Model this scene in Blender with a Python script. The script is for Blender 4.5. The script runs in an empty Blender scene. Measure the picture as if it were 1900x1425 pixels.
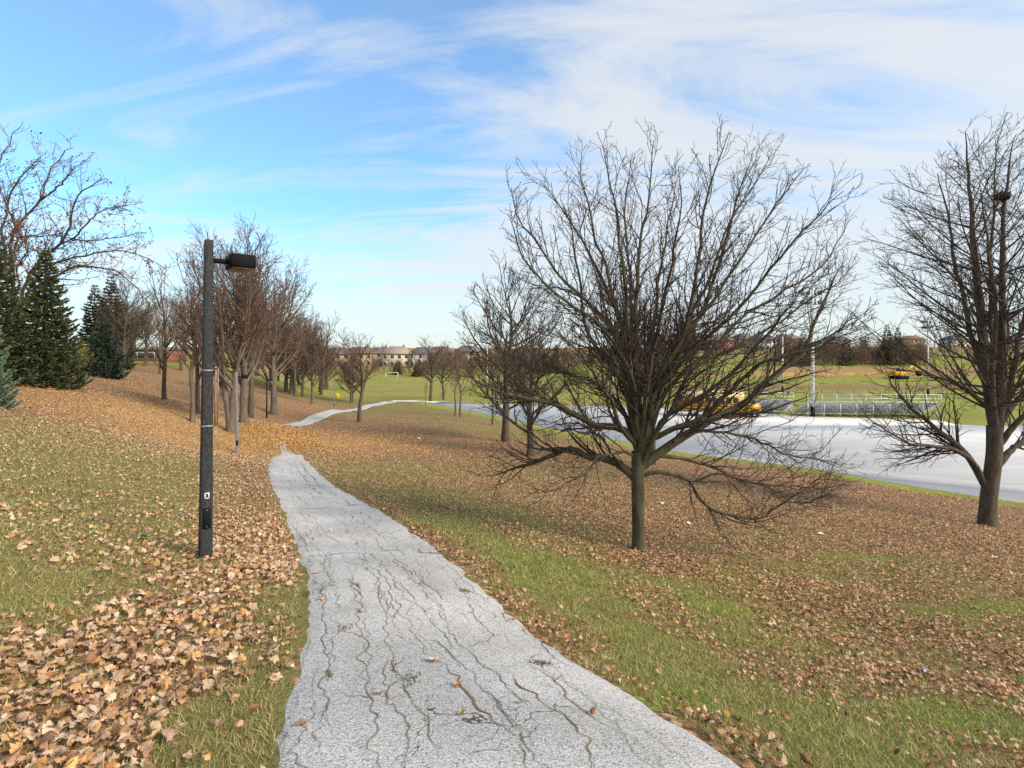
import bpy, math, random
import numpy as np
S = bpy.context.scene
COL = S.collection
R = math.radians
# ------------------------------------------------------------------ camera
F, HX, HY, EYE = 1000.0, 950.0, 660.0, 7.5      # photo pixels (1900 wide); eye 7.5 m above the parking lot
cd = bpy.data.cameras.new('camera'); cam = bpy.data.objects.new('camera', cd); COL.objects.link(cam)
cam.location = (0, 0, EYE); cam.rotation_euler = (R(90), 0, 0)
cd.sensor_width = 36; cd.lens = 36*F/1900; cd.shift_y = -(712.5-HY)/1900
cd.clip_start = 0.05; cd.clip_end = 12000
S.camera = cam
# ------------------------------------------------------------------ light
SUN_EL, SUN_AZ = 34.0, 118.0                    # azimuth clockwise from +Y
wd = bpy.data.worlds.new('World'); S.world = wd; wd.use_nodes = True
nt = wd.node_tree; N = nt.nodes; L = nt.links
for n in list(N): N.remove(n)
def nd(t, **k):
    n = N.new(t)
    for a, v in k.items(): setattr(n, a, v)
    return n
out = nd('ShaderNodeOutputWorld'); bg = nd('ShaderNodeBackground'); bg.inputs['Strength'].default_value = 0.115
sky = nd('ShaderNodeTexSky', sky_type='NISHITA', sun_disc=False, sun_elevation=R(SUN_EL), sun_rotation=R(SUN_AZ),
         altitude=200.0, air_density=1.25, dust_density=0.35, ozone_density=3.2)
tc = nd('ShaderNodeTexCoord')
sep = nd('ShaderNodeSeparateXYZ'); L.new(tc.outputs['Generated'], sep.inputs[0])
def mth(op, a, b=None, clamp=False):
    n = nd('ShaderNodeMath', operation=op, use_clamp=clamp)
    for i, v in enumerate((a, b)):
        if v is None: continue
        if isinstance(v, (int, float)): n.inputs[i].default_value = v
        else: L.new(v, n.inputs[i])
    return n.outputs[0]
# a cloud layer seen as a plane overhead: direction / (height + small)
zc = mth('ADD', mth('MAXIMUM', sep.outputs[2], 0.0), 0.16)
cx = mth('DIVIDE', sep.outputs[0], zc); cy = mth('DIVIDE', sep.outputs[1], zc)
cmb = nd('ShaderNodeCombineXYZ'); L.new(cx, cmb.inputs[0]); L.new(cy, cmb.inputs[1])
def cloud(scale, rot, strx, detail, rough, dist, loc=(0, 0, 0)):
    mp = nd('ShaderNodeMapping'); L.new(cmb.outputs[0], mp.inputs[0])
    mp.inputs['Rotation'].default_value = (0, 0, R(rot)); mp.inputs['Scale'].default_value = (scale*strx, scale, 1)
    mp.inputs['Location'].default_value = loc
    t = nd('ShaderNodeTexNoise'); L.new(mp.outputs[0], t.inputs[0])
    t.inputs['Scale'].default_value = 1; t.inputs['Detail'].default_value = detail
    t.inputs['Roughness'].default_value = rough; t.inputs['Distortion'].default_value = dist
    return t.outputs[0]
def ramp(v, a, b, lo=0.0, hi=1.0):
    n = nd('ShaderNodeMapRange', interpolation_type='SMOOTHSTEP'); L.new(v, n.inputs[0])
    for i, x in enumerate((a, b, lo, hi)): n.inputs[i+1].default_value = x
    return n.outputs[0]
c1 = cloud(0.42, 25, 0.75, 6, 0.55, 0.6, (2.1, 0.4, 0))       # broad veils
c2 = cloud(1.9, 58, 0.34, 10, 0.62, 1.3, (0.7, 1.9, 0))          # streaky cirrus
side = ramp(mth('ADD', sep.outputs[0], mth('MULTIPLY', mth('SUBTRACT', 0.5, sep.outputs[2]), 0.25)), -0.35, 0.35)    # more cloud to the right and low down
low = ramp(sep.outputs[2], 0.0, 0.36, 1.0, 0.0)
cov = mth('ADD', mth('MULTIPLY', side, 0.17), mth('MULTIPLY', low, 0.20))
veil = ramp(mth('ADD', c1, cov), 0.60, 0.94)
wisp = ramp(mth('ADD', mth('ADD', mth('MULTIPLY', c2, 0.7), mth('MULTIPLY', c1, 0.3)), mth('MULTIPLY', cov, 0.7)), 0.40, 0.68)
cl = mth('MAXIMUM', mth('MULTIPLY', veil, 0.8), mth('MULTIPLY', wisp, 0.85))
base_haze = ramp(sep.outputs[2], -0.02, 0.30, 0.85, 0.10)
cl = mth('MAXIMUM', cl, base_haze)
cl = mth('MAXIMUM', cl, ramp(sep.outputs[1], 0.15, -0.35, 0.0, 0.85))      # unseen white cloud added behind the camera for neutral, soft fill light
cl = mth('MAXIMUM', cl, 0.16)
tint = nd('ShaderNodeMix', data_type='RGBA', blend_type='MULTIPLY'); tint.inputs[0].default_value = 1
L.new(sky.outputs[0], tint.inputs[6]); tint.inputs[7].default_value = (0.50, 0.86, 1.04, 1)
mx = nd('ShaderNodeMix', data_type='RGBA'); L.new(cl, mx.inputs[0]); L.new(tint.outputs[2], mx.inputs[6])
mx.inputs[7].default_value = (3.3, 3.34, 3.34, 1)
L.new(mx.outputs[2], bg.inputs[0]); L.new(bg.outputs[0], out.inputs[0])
sd = bpy.data.lights.new('sun', 'SUN'); sun = bpy.data.objects.new('sun', sd); COL.objects.link(sun)
sd.energy = 2.5; sd.angle = R(28); sd.color = (1.0, 0.88, 0.72)
sun.rotation_euler = (R(90-SUN_EL), 0, R(180-SUN_AZ)); sun.location = (20, -20, 40)
S.view_settings.view_transform = 'Standard'; S.view_settings.look = 'None'; S.view_settings.gamma = 1
S.view_settings.exposure = 1.18
S.cycles.max_bounces = 5; S.cycles.diffuse_bounces = 2; S.cycles.glossy_bounces = 2
S.cycles.transparent_max_bounces = 6; S.cycles.use_denoising = False
# ------------------------------------------------------------------ helpers
rng = np.random.default_rng(7)
random.seed(7)
def W(px, py, d): return np.array([(px-HX)/F*d, d, EYE-(py-HY)/F*d])
def tag(o, label=None, cat=None, group=None, kind=None):
    if label: o['label'] = label
    if cat: o['category'] = cat
    if group: o['group'] = group
    if kind: o['kind'] = kind
    return o
def mesh_np(name, v, faces, mats=(), parent=None, smooth=False, col=None, midx=None):
    """v (n,3); faces: list of int arrays, each (m,k)."""
    me = bpy.data.meshes.new(name)
    v = np.ascontiguousarray(v, np.float32)
    faces = [np.asarray(f, np.int32) for f in faces if len(f)]
    me.vertices.add(len(v)); me.vertices.foreach_set('co', v.ravel())
    lv = np.concatenate([f.ravel() for f in faces]); tot = np.concatenate([np.full(len(f), f.shape[1], np.int32) for f in faces])
    st = np.concatenate([[0], np.cumsum(tot)[:-1]]).astype(np.int32)
    me.loops.add(len(lv)); me.loops.foreach_set('vertex_index', lv)
    me.polygons.add(len(tot)); me.polygons.foreach_set('loop_start', st); me.polygons.foreach_set('loop_total', tot)
    if smooth: me.polygons.foreach_set('use_smooth', np.ones(len(tot), bool))
    for m in (mats if isinstance(mats, (list, tuple)) else [mats]): me.materials.append(m)
    if midx is not None: me.polygons.foreach_set('material_index', np.asarray(midx, np.int32))
    if col is not None:
        a = me.color_attributes.new('Col', 'FLOAT_COLOR', 'POINT')
        c = np.ones((len(v), 4), np.float32); c[:, :3] = col; a.data.foreach_set('color', c.ravel())
    me.update(calc_edges=True)
    o = bpy.data.objects.new(name, me); COL.objects.link(o)
    if parent: o.parent = parent
    return o
def empty(name, loc, rz=0.0, scale=1.0):
    o = bpy.data.objects.new(name, None); COL.objects.link(o)
    o.location = tuple(float(x) for x in loc); o.rotation_euler = (0, 0, rz); o.scale = (scale,)*3
    o.empty_display_size = 0.3
    return o
def kids(o): return [c for c in COL.objects if c.parent == o]
def copy_tree(o, children, loc, rz, sc):
    c = o.copy(); COL.objects.link(c); c.location = tuple(float(x) for x in loc); c.rotation_euler = (0, 0, rz)
    c.scale = (sc if isinstance(sc, tuple) else (sc,)*3)
    for ch in children:
        k = ch.copy(); COL.objects.link(k); k.parent = c
        for g in children[ch]:
            q = g.copy(); COL.objects.link(q); q.parent = k
    return c
class MB:
    """collects boxes, bars and tubes into one mesh"""
    def __init__(s): s.v = []; s.f4 = []; s.f3 = []; s.n = 0
    def add(s, v, f4=(), f3=()):
        s.v.append(np.asarray(v, float))
        if len(f4): s.f4.append(np.asarray(f4)+s.n)
        if len(f3): s.f3.append(np.asarray(f3)+s.n)
        s.n += len(v)
    def box(s, x0, x1, y0, y1, z0, z1, bev=0.0):
        b = min(bev, (x1-x0)*.4, (y1-y0)*.4, (z1-z0)*.4)
        if b <= 0:
            v = [(x, y, z) for z in (z0, z1) for x, y in ((x0, y0), (x1, y0), (x1, y1), (x0, y1))]
            s.add(v, [(3, 2, 1, 0), (4, 5, 6, 7), (0, 1, 5, 4), (1, 2, 6, 5), (2, 3, 7, 6), (3, 0, 4, 7)]); return s
        def ring(i, z):
            return [(x0+i+b, y0+i, z), (x1-i-b, y0+i, z), (x1-i, y0+i+b, z), (x1-i, y1-i-b, z), (x1-i-b, y1-i, z), (x0+i+b, y1-i, z), (x0+i, y1-i-b, z), (x0+i, y0+i+b, z)]
        v = ring(b, z0)+ring(0, z0+b)+ring(0, z1-b)+ring(b, z1)
        f = []
        for k in range(3):
            for i in range(8): f.append((k*8+i, k*8+(i+1) % 8, k*8+8+(i+1) % 8, k*8+8+i))
        q = [(7, 6, 1, 0), (6, 5, 2, 1), (5, 4, 3, 2)]
        f += q + [tuple(24+i for i in t[::-1]) for t in q]
        s.add(v, f); return s
    def bar(s, a, b, r0, r1=None, n=6, caps=True):
        r1 = r0 if r1 is None else r1
        a = np.array(a, float); b = np.array(b, float); t = b-a; t /= np.linalg.norm(t)+1e-9
        u = np.cross(t, [0, 0, 1.0] if abs(t[2]) < .9 else [1.0, 0, 0]); u /= np.linalg.norm(u); w = np.cross(t, u)
        an = np.arange(n)*2*np.pi/n
        c = np.cos(an)[:, None]*u+np.sin(an)[:, None]*w
        v = np.vstack([a+c*r0, b+c*r1, [a], [b]])
        i = np.arange(n); j = (i+1) % n
        s.add(v, np.stack([i, j, j+n, i+n], 1), np.vstack([np.stack([j, i, np.full(n, 2*n)], 1), np.stack([i+n, j+n, np.full(n, 2*n+1)], 1)]) if caps else ())
        return s
    def path(s, pts, r, n=6):
        for a, b in zip(pts[:-1], pts[1:]): s.bar(a, b, r, r, n)
        return s
    def poly(s, pts2, x0, x1, axis='x'):
        """extrude a 2-D outline (y,z) along x"""
        m = len(pts2); v = [(x0, p[0], p[1]) for p in pts2]+[(x1, p[0], p[1]) for p in pts2]
        i = np.arange(m); j = (i+1) % m
        c0 = np.mean(pts2, 0); v += [(x0, *c0), (x1, *c0)]
        s.add(v, np.stack([i, j, j+m, i+m], 1), np.vstack([np.stack([j, i, np.full(m, 2*m)], 1), np.stack([i+m, j+m, np.full(m, 2*m+1)], 1)]))
        return s
    def build(s, name, mat, parent=None, smooth=False):
        return mesh_np(name, np.vstack(s.v), [np.vstack(s.f4) if s.f4 else [], np.vstack(s.f3) if s.f3 else []], mat, parent, smooth)
# ------------------------------------------------------------------ materials
def new_mat(name):
    m = bpy.data.materials.new(name); m.use_nodes = True
    t = m.node_tree; b = t.nodes['Principled BSDF']; b.inputs['Specular IOR Level'].default_value = 0.25
    return m, t, b
def mat(name, c, rough=0.8, var=0.25, scale=3.0, bump=0.0, bscale=None, metal=0.0, detail=6, c2=None, stretch=(1, 1, 1), spec=0.25):
    m, t, b = new_mat(name); n = t.nodes; l = t.links
    co = n.new('ShaderNodeTexCoord'); mp = n.new('ShaderNodeMapping'); l.new(co.outputs['Object'], mp.inputs[0]); mp.inputs['Scale'].default_value = stretch
    x = n.new('ShaderNodeTexNoise'); x.inputs['Scale'].default_value = scale; x.inputs['Detail'].default_value = detail; x.inputs['Roughness'].default_value = .65
    l.new(mp.outputs[0], x.inputs[0])
    r = n.new('ShaderNodeValToRGB'); l.new(x.outputs[0], r.inputs[0])
    lo = c2 if c2 else tuple(v*(1-var) for v in c); hi = tuple(min(1, v*(1+var)) for v in c)
    r.color_ramp.elements[0].position = .3; r.color_ramp.elements[0].color = (*lo, 1)
    r.color_ramp.elements[1].position = .7; r.color_ramp.elements[1].color = (*hi, 1)
    l.new(r.outputs[0], b.inputs['Base Color']); b.inputs['Roughness'].default_value = rough; b.inputs['Metallic'].default_value = metal
    b.inputs['Specular IOR Level'].default_value = spec
    if bump:
        y = n.new('ShaderNodeTexNoise'); y.inputs['Scale'].default_value = bscale or scale*4; y.inputs['Detail'].default_value = 5
        l.new(mp.outputs[0], y.inputs[0])
        k = n.new('ShaderNodeBump'); k.inputs['Strength'].default_value = bump; k.inputs['Distance'].default_value = .02
        l.new(y.outputs[0], k.inputs['Height']); l.new(k.outputs[0], b.inputs['Normal'])
    return m
def attr_mat(name, rough=0.75, noise=0.3, scale=25.0, trans=0.0, spec=0.2):
    m, t, b = new_mat(name); n = t.nodes; l = t.links
    a = n.new('ShaderNodeVertexColor'); a.layer_name = 'Col'
    co = n.new('ShaderNodeTexCoord'); x = n.new('ShaderNodeTexNoise'); x.inputs['Scale'].default_value = scale; x.inputs['Detail'].default_value = 4
    l.new(co.outputs['Object'], x.inputs[0])
    r = n.new('ShaderNodeMapRange'); l.new(x.outputs[0], r.inputs[0])
    for i, v in enumerate((.3, .7, 1-noise, 1+noise)): r.inputs[i+1].default_value = v
    k = n.new('ShaderNodeMix'); k.data_type = 'RGBA'; k.blend_type = 'MULTIPLY'; k.inputs[0].default_value = 1
    l.new(a.outputs[0], k.inputs[6]); l.new(r.outputs[0], k.inputs[7])
    l.new(k.outputs[2], b.inputs['Base Color']); b.inputs['Roughness'].default_value = rough; b.inputs['Specular IOR Level'].default_value = spec
    if trans:
        tr = n.new('ShaderNodeBsdfTranslucent'); l.new(k.outputs[2], tr.inputs[0]); ms = n.new('ShaderNodeMixShader'); ms.inputs[0].default_value = trans
        l.new(b.outputs[0], ms.inputs[1]); l.new(tr.outputs[0], ms.inputs[2]); l.new(ms.outputs[0], n['Material Output'].inputs[0])
    return m
# ------------------------------------------------------------------ terrain
def sstep(x, a, b):
    t = np.clip((x-a)/(b-a), 0, 1); return t*t*(3-2*t)
_cp = [(930,1425,2.6),(1900,1425,3.5),(0,1425,2.75),(381,1040,7.1),(715,1040,7.2),(585,900,15),(525,832,29),(440,842,27),(530,790,45),
 (600,770,58),(680,757,73),(725,747,85),(1185,1022,11),(1830,975,20),(938,820,40),(983,845,33),(1210,862,31),(0,1000,5.7),(0,850,10.5),
 (0,760,19),(75,715,30),(0,727,25),(230,690,52),(305,742,36),(360,783,31),(430,800,32),(466,778,46),(495,776,53),(547,735,80),(580,750,70),
 (594,732,90),(667,783,52),(620,759,71),(800,782,52),(1500,950,18),(1550,1100,9.5),(1900,1150,8.5),(1300,1250,5.0),(1100,1250,4.1),(190,1200,4.1)]
_edge_px = [(800,748.3),(843,757),(927,773),(1018,793),(1137,815),(1255,837),(1413,857),(1551,876),(1650,894),(1900,932)]
EDGE = np.array([W(x, y, EYE*F/(y-HY))[:2] for x, y in _edge_px] + [(34, 21.5), (46, 14), (70, 3)])
_c3 = [W(*p) for p in _cp] + [np.array([e[0], e[1], 0.03]) for e in EDGE[:-1]] + [np.array(p, float) for p in
 [(0,-6,6.3),(-8,-4,6.5),(8,-5,5.0),(-10,4,6.0),(-30,0,6.6),(-20,-15,6.9),(20,-12,3.0),(24,8,1.9),(-62,60,6.2),(-55,100,6.4),(-40,100,4.2),(-80,30,6.5),(-26,100,0.8),(-10,100,0.0),(-75,80,6.4)]]
_c3 = np.array(_c3); _CX = _c3[:, :2]
def _phi(d): return np.sqrt(d*d+9.0)
_n = len(_c3); _A = np.zeros((_n+3, _n+3))
_A[:_n, :_n] = _phi(np.linalg.norm(_CX[:, None]-_CX[None], axis=2)) + np.eye(_n)*0.02*-1
_A[:_n, _n] = 1; _A[:_n, _n+1:] = _CX; _A[_n:, :_n] = _A[:_n, _n:].T
_sol = np.linalg.solve(_A, np.concatenate([_c3[:, 2], [0, 0, 0]]))
def _rbf(x, y):
    o = np.empty(len(x))
    for i in range(0, len(x), 20000):
        p = np.stack([x[i:i+20000], y[i:i+20000]], 1)
        o[i:i+20000] = _phi(np.linalg.norm(p[:, None]-_CX[None], axis=2))@_sol[:_n] + _sol[_n]+p@_sol[_n+1:]
    return o
def edge_sd(x, y):
    """signed distance to the lot's near edge, positive on the lot's side"""
    best = np.full(len(x), 1e9); sg = np.ones(len(x))
    for a, b in zip(EDGE[:-1], EDGE[1:]):
        t = b-a; l2 = t@t
        u = np.clip(((x-a[0])*t[0]+(y-a[1])*t[1])/l2, 0, 1)
        d = np.hypot(x-a[0]-u*t[0], y-a[1]-u*t[1]); cr = t[0]*(y-a[1])-t[1]*(x-a[0])
        m = d < best; best = np.where(m, d, best); sg = np.where(m, np.where(cr > 0, 1, -1), sg)
    return best*sg
def far_z(x, y):
    r = np.hypot(x, y); a = np.arctan2(x, np.maximum(y, 1e-3))
    s = 190-72*sstep(a, 0.02, 0.2)
    s = s-60*sstep(a, -0.32, -0.5)
    t = np.maximum(y-s, 0)
    prof = np.interp(t, [0, 6, 12, 40, 42, 75, 110, 220, 400, 900, 4000], [0, .5, .5, 1.9, 2.6, 4.4, 7.0, 12.0, 15.5, 20, 45])
    prof = np.where(y < 5, 0, prof)
    und = 1.0*np.sin(x*.021+1.3)*np.sin(y*.017)*sstep(t, 40, 160)
    plat = 6.2*sstep(-a, 0.36, 0.58)*sstep(y, 40, 80)
    return np.maximum(prof+und, plat)
def ground_z(x, y):
    x = np.atleast_1d(np.asarray(x, float)).ravel(); y = np.atleast_1d(np.asarray(y, float)).ravel()
    xc = np.clip(x, -110, 90); yc = np.clip(y, -40, 130)
    z = _rbf(xc, yc)
    sdv = edge_sd(x, y)
    fz = far_z(x, y)
    far = np.maximum(sstep(y, 86, 112), sstep(sdv, -1.2, 0.3)*(y > -30))
    z = z*(1-far)+(fz-0.05)*far
    und = 0.05*np.sin(x*1.1+.7*np.sin(y*.8))*np.sin(y*.9+1)*sstep(np.hypot(x, y), 3, 9)*(1-far)
    return np.maximum(z+und, -0.05)
def gz(x, y): return float(ground_z([x], [y])[0])
def hit(px, py):
    """where the photo's ray through a pixel meets the ground"""
    d = np.concatenate([np.arange(1.2, 40, .05), np.arange(40, 400, .4)])
    x = (px-HX)/F*d; zr = EYE-(py-HY)/F*d
    h = zr-ground_z(x, d)
    i = np.argmax(h < 0)
    if h[i] >= 0: i = len(d)-1
    if i == 0: dd = d[0]
    else: dd = d[i-1]+(d[i]-d[i-1])*h[i-1]/(h[i-1]-h[i]+1e-9)
    X = (px-HX)/F*dd
    return np.array([X, dd, gz(X, dd)])
# ------------------------------------------------------------------ noise and ground zones
_tab = np.random.default_rng(3).random((256, 256))
def vn(x, y, s, o=0):
    x = x*s+o*17.3; y = y*s+o*9.1
    i = np.floor(x).astype(int); j = np.floor(y).astype(int); u = x-i; v = y-j
    u = u*u*(3-2*u); v = v*v*(3-2*v)
    g = lambda a, b: _tab[a & 255, b & 255]
    return (g(i, j)*(1-u)+g(i+1, j)*u)*(1-v)+(g(i, j+1)*(1-u)+g(i+1, j+1)*u)*v
def fbm(x, y, s, o=0, n=3):
    t = 0; a = .5; q = 0
    for k in range(n): t = t+a*vn(x, y, s*2**k, o+k); q += a; a *= .5
    return t/q
def catmull(P, m=24):
    P = np.array(P, float); P = np.vstack([2*P[0]-P[1], P, 2*P[-1]-P[-2]]); o = []
    for i in range(1, len(P)-2):
        t = np.linspace(0, 1, m, endpoint=False)[:, None]; a, b, c, d = P[i-1:i+3]
        o.append(.5*((2*b)+(-a+c)*t+(2*a-5*b+4*c-d)*t**2+(-a+3*b-3*c+d)*t**3))
    return np.vstack(o+[P[-2][None]])
_edges = [(1425,462,1412),(1239,526,1088),(1110,549,929),(1037,545,848),(983,531,768),(944,516,705),(904,503,629),(867,497,581),(846,503,563)]   # photo row, left and right edge
_pl = [(hit(l, y)+hit(r, y))[:2]/2 for y, l, r in _edges]
_far = [W(524, 825, 30.5), W(531, 795, 43), W(583, 774, 55), W(655, 760.5, 69), W(725, 747, 86)]
PC = [np.array([2.0, -5.0]), np.array([1.15, -1.2])]+_pl+[p[:2] for p in _far]; PW = 2.3
PL = catmull(PC, 30)
_d = np.linalg.norm(np.diff(PL, axis=0), axis=1); PS = np.concatenate([[0], np.cumsum(_d)])
S0 = float(np.interp(0, PL[:, 1], PS))
_wy = [float((hit(l, y)[1]+hit(r, y)[1])/2) for y, l, r in _edges]; _ww = []
for (y, l, r), Y in zip(_edges, _wy):
    k = int(np.argmin(np.abs(PL[:, 1]-Y))); t = PL[k+1]-PL[k-1]; t = t/np.linalg.norm(t); q = (hit(r, y)-hit(l, y))[:2]; _ww.append(abs(q[0]*t[1]-q[1]*t[0]))
_wy += [26.5, 28.5, 33, 40, 44, 60, 90]; _ww += [.95, .35, .3, 1.1, 1.6, 1.9, 1.9]; print('path widths', np.round(_wy, 1), np.round(_ww, 2))
WA = np.concatenate([[0], np.interp(_wy, PL[:, 1], PS)]); WV = np.concatenate([[_ww[0]], _ww])
def path_sd(x, y):
    """(lateral offset, right positive; arc length) of the nearest point of the path"""
    x = np.asarray(x, float); y = np.asarray(y, float); lat = np.empty(len(x)); arc = np.empty(len(x))
    Q = PL[::4]; QS = PS[::4]; a = Q[:-1]; t = Q[1:]-a; l2 = (t*t).sum(1)
    for i in range(0, len(x), 20000):
        px = x[i:i+20000, None]-a[:, 0]; py = y[i:i+20000, None]-a[:, 1]
        u = np.clip((px*t[:, 0]+py*t[:, 1])/l2, 0, 1); dx = px-u*t[:, 0]; dy = py-u*t[:, 1]
        d = dx*dx+dy*dy; k = d.argmin(1); r = np.arange(len(k))
        sg = np.where(t[k, 0]*py[r, k]-t[k, 1]*px[r, k] > 0, -1, 1)
        lat[i:i+20000] = np.sqrt(d[r, k])*sg; arc[i:i+20000] = QS[k]+u[r, k]*np.sqrt(l2[k])
    return lat-np.sign(lat)*(np.interp(arc, WA, WV)-PW)/2, arc
_z = {}
def blob(x, y, px, py, sx, sy, ang=0.0):
    k = (px, py)
    if k not in _z: _z[k] = hit(px, py)
    c = _z[k]; dx = x-c[0]; dy = y-c[1]; ca, sa = math.cos(ang), math.sin(ang)
    u = (dx*ca+dy*sa)/sx; v = (-dx*sa+dy*ca)/sy
    return np.exp(-(u*u+v*v))
def zones(x, y):
    """leaf cover, greenness and goldenness of the ground (all 0..1), with lateral offset to the path"""
    x = np.asarray(x, float); y = np.asarray(y, float)
    lat, arc = path_sd(x, y); sdv = edge_sd(x, y)
    dist = np.hypot(x, y); n1 = fbm(x, y, .9, 1); n2 = fbm(x, y, .16, 5); n3 = fbm(x, y, 2.3, 9, 2)
    right = sstep(lat, -.5, .5); he = PW/2
    leaf = .34+(.16+.14*sstep(np.hypot(x, y), 6, 13))*right; green = .26+.08*right; gold = .14-.04*right
    # strip of leaves heaped along the left edge
    left = 1-right
    band = np.exp(-(np.maximum(-lat-he-.55-.5*sstep(-y, -6, -3), 0)/.75)**2)*sstep(-lat, he-.1, he+.12)
    nearband = band*np.where(y < 6, sstep(-lat-he, .12, .75), 1.0)
    leaf += left*.75*nearband*sstep(-y, -48, -40)
    # drifts at the lower left
    drift = np.maximum(sstep(n1, .40, .60), blob(x, y, 150, 1230, 1.5, .5)*.9)
    leaf += left*(sstep(-dist, -7.3, -5.5))*(.60*drift-.22)
    leaf -= .55*blob(x, y, 400, 1330, .35, .33)+.5*blob(x, y, 60, 1090, 1.0, .5)+.6*blob(x, y, 400, 1045, .35, .3)
    # open lawn left of the lamp
    leaf -= left*.05*sstep(dist, 6.5, 8)*sstep(-dist, -19, -15)*(1-nearband)
    green += .15*blob(x, y, 200, 900, 6, 4)
    # leaf-covered slope and the golden carpet
    s1 = sstep(y, 14, 22)*left; leaf += .55*s1; gold += .05*s1
    gb = blob(x, y, 490, 812, 8, 5.5)+.45*blob(x, y, 300, 795, 8, 4)+.15*blob(x, y, 120, 752, 9, 5)
    gb = gb+.6*blob(x, y, 640, 815, 7, 4); leaf += .7*np.minimum(gb, 1.2); gold += .85*np.minimum(gb, 1)
    leaf += .5*blob(x, y, 560, 800, 10, 8)+.55*blob(x, y, 680, 785, 7, 5)+.5*blob(x, y, 430, 760, 9, 9)+.3*blob(x, y, 600, 752, 8, 5)
    leaf -= .85*sstep(y, 66, 82)*sstep(-lat, -3, 3)*sstep(x, -42, -30)
    # under the trees on the right
    leaf += .22*blob(x, y, 1200, 960, 4.5, 3.2)+.55*blob(x, y, 1215, 1038, .85, .75)+.42*blob(x, y, 1650, 930, 9, 4.5)+.33*blob(x, y, 1450, 900, 7, 6)
    leaf += .4*blob(x, y, 950, 832, 8, 4)+.3*blob(x, y, 880, 780, 5, 4)+.45*blob(x, y, 1830, 1000, 5, 3)+.25*blob(x, y, 1750, 1230, 1.4, 1.0)
    drr = sstep(n1+.25*(n2-.5), .38, .62)
    leaf += right*sstep(-dist, -24, -8)*(.46*drr-.24)
    strip = right*np.exp(-(np.maximum(np.abs(lat-he-1.15)-.25, 0)/.55)**2)*sstep(-y, -16, -8)
    leaf -= .46*strip; green += .07*strip
    apron = right*sstep(lat, .2, 1.2)*sstep(-lat, -7.5, -3.5)*sstep(y, 5, 9)*sstep(-y, -31, -22); leaf -= .25*apron; green += .10*apron
    leaf += right*.50*np.exp(-((lat-he)/.32)**2)*sstep(-y, -20, -8)
    for b in ((1810,1130,1.6,.35,.35),(1420,990,1.1,.35,0),(1610,1035,1.3,.35,0),(1330,1130,.6,.35,.2),(1230,1300,.45,.35,.4),(1780,1330,.9,.5,.6)):
        q = blob(x, y, *b); leaf -= .55*q; green += .42*q
    leaf -= right*.26*sstep(y, 32, 50)*(1-blob(x, y, 680, 785, 7, 5)); green += right*.12*sstep(y, 30, 48)
    verge = sstep(sdv, -3.6, -2.2); leaf -= .7*verge; green += .48*verge
    fld = np.maximum(sstep(y, 84, 92), sstep(sdv, -.4, .2)); 
    leaf = leaf*(1-fld); green = green*(1-fld)+.86*fld
    # dry terraces and banks beyond the playing field
    t = y-118; rs = sstep(x/np.maximum(y, 1), .05, .2)*fld
    bank = rs*(sstep(t, -2, 1)*sstep(-t, -13, -10)); dry = rs*sstep(t, 38, 42)*sstep(-t, -72, -58)*sstep(x/np.maximum(y, 1), .42, .5)
    dry = np.maximum(dry*np.clip(.2+1.5*fbm(x, y, .06, 8), 0, 1), rs*sstep(t, 32, 34)*sstep(-t, -41, -39)*.8)
    leaf = np.maximum(leaf, np.maximum(bank*.85, dry)); gold = np.where(fld > .5, np.where(dry > .3, .7, 0), gold)
    hillw = sstep(y, 205, 240)*fld; leaf = np.maximum(leaf, .6*hillw)
    green = green+.35*(n2-.5)
    sp = fld*sstep(fbm(x, y, .035, 3), .5, .6)*sstep(-x, -22, -5); leaf = np.maximum(leaf, .28*sp); gold = gold+.8*sp
    leaf = leaf+.22*(n3-.5)*(1-fld)
    return np.clip(leaf, 0, 1), np.clip(green, 0, 1), np.clip(gold, 0, 1), lat, arc, sdv
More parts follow.
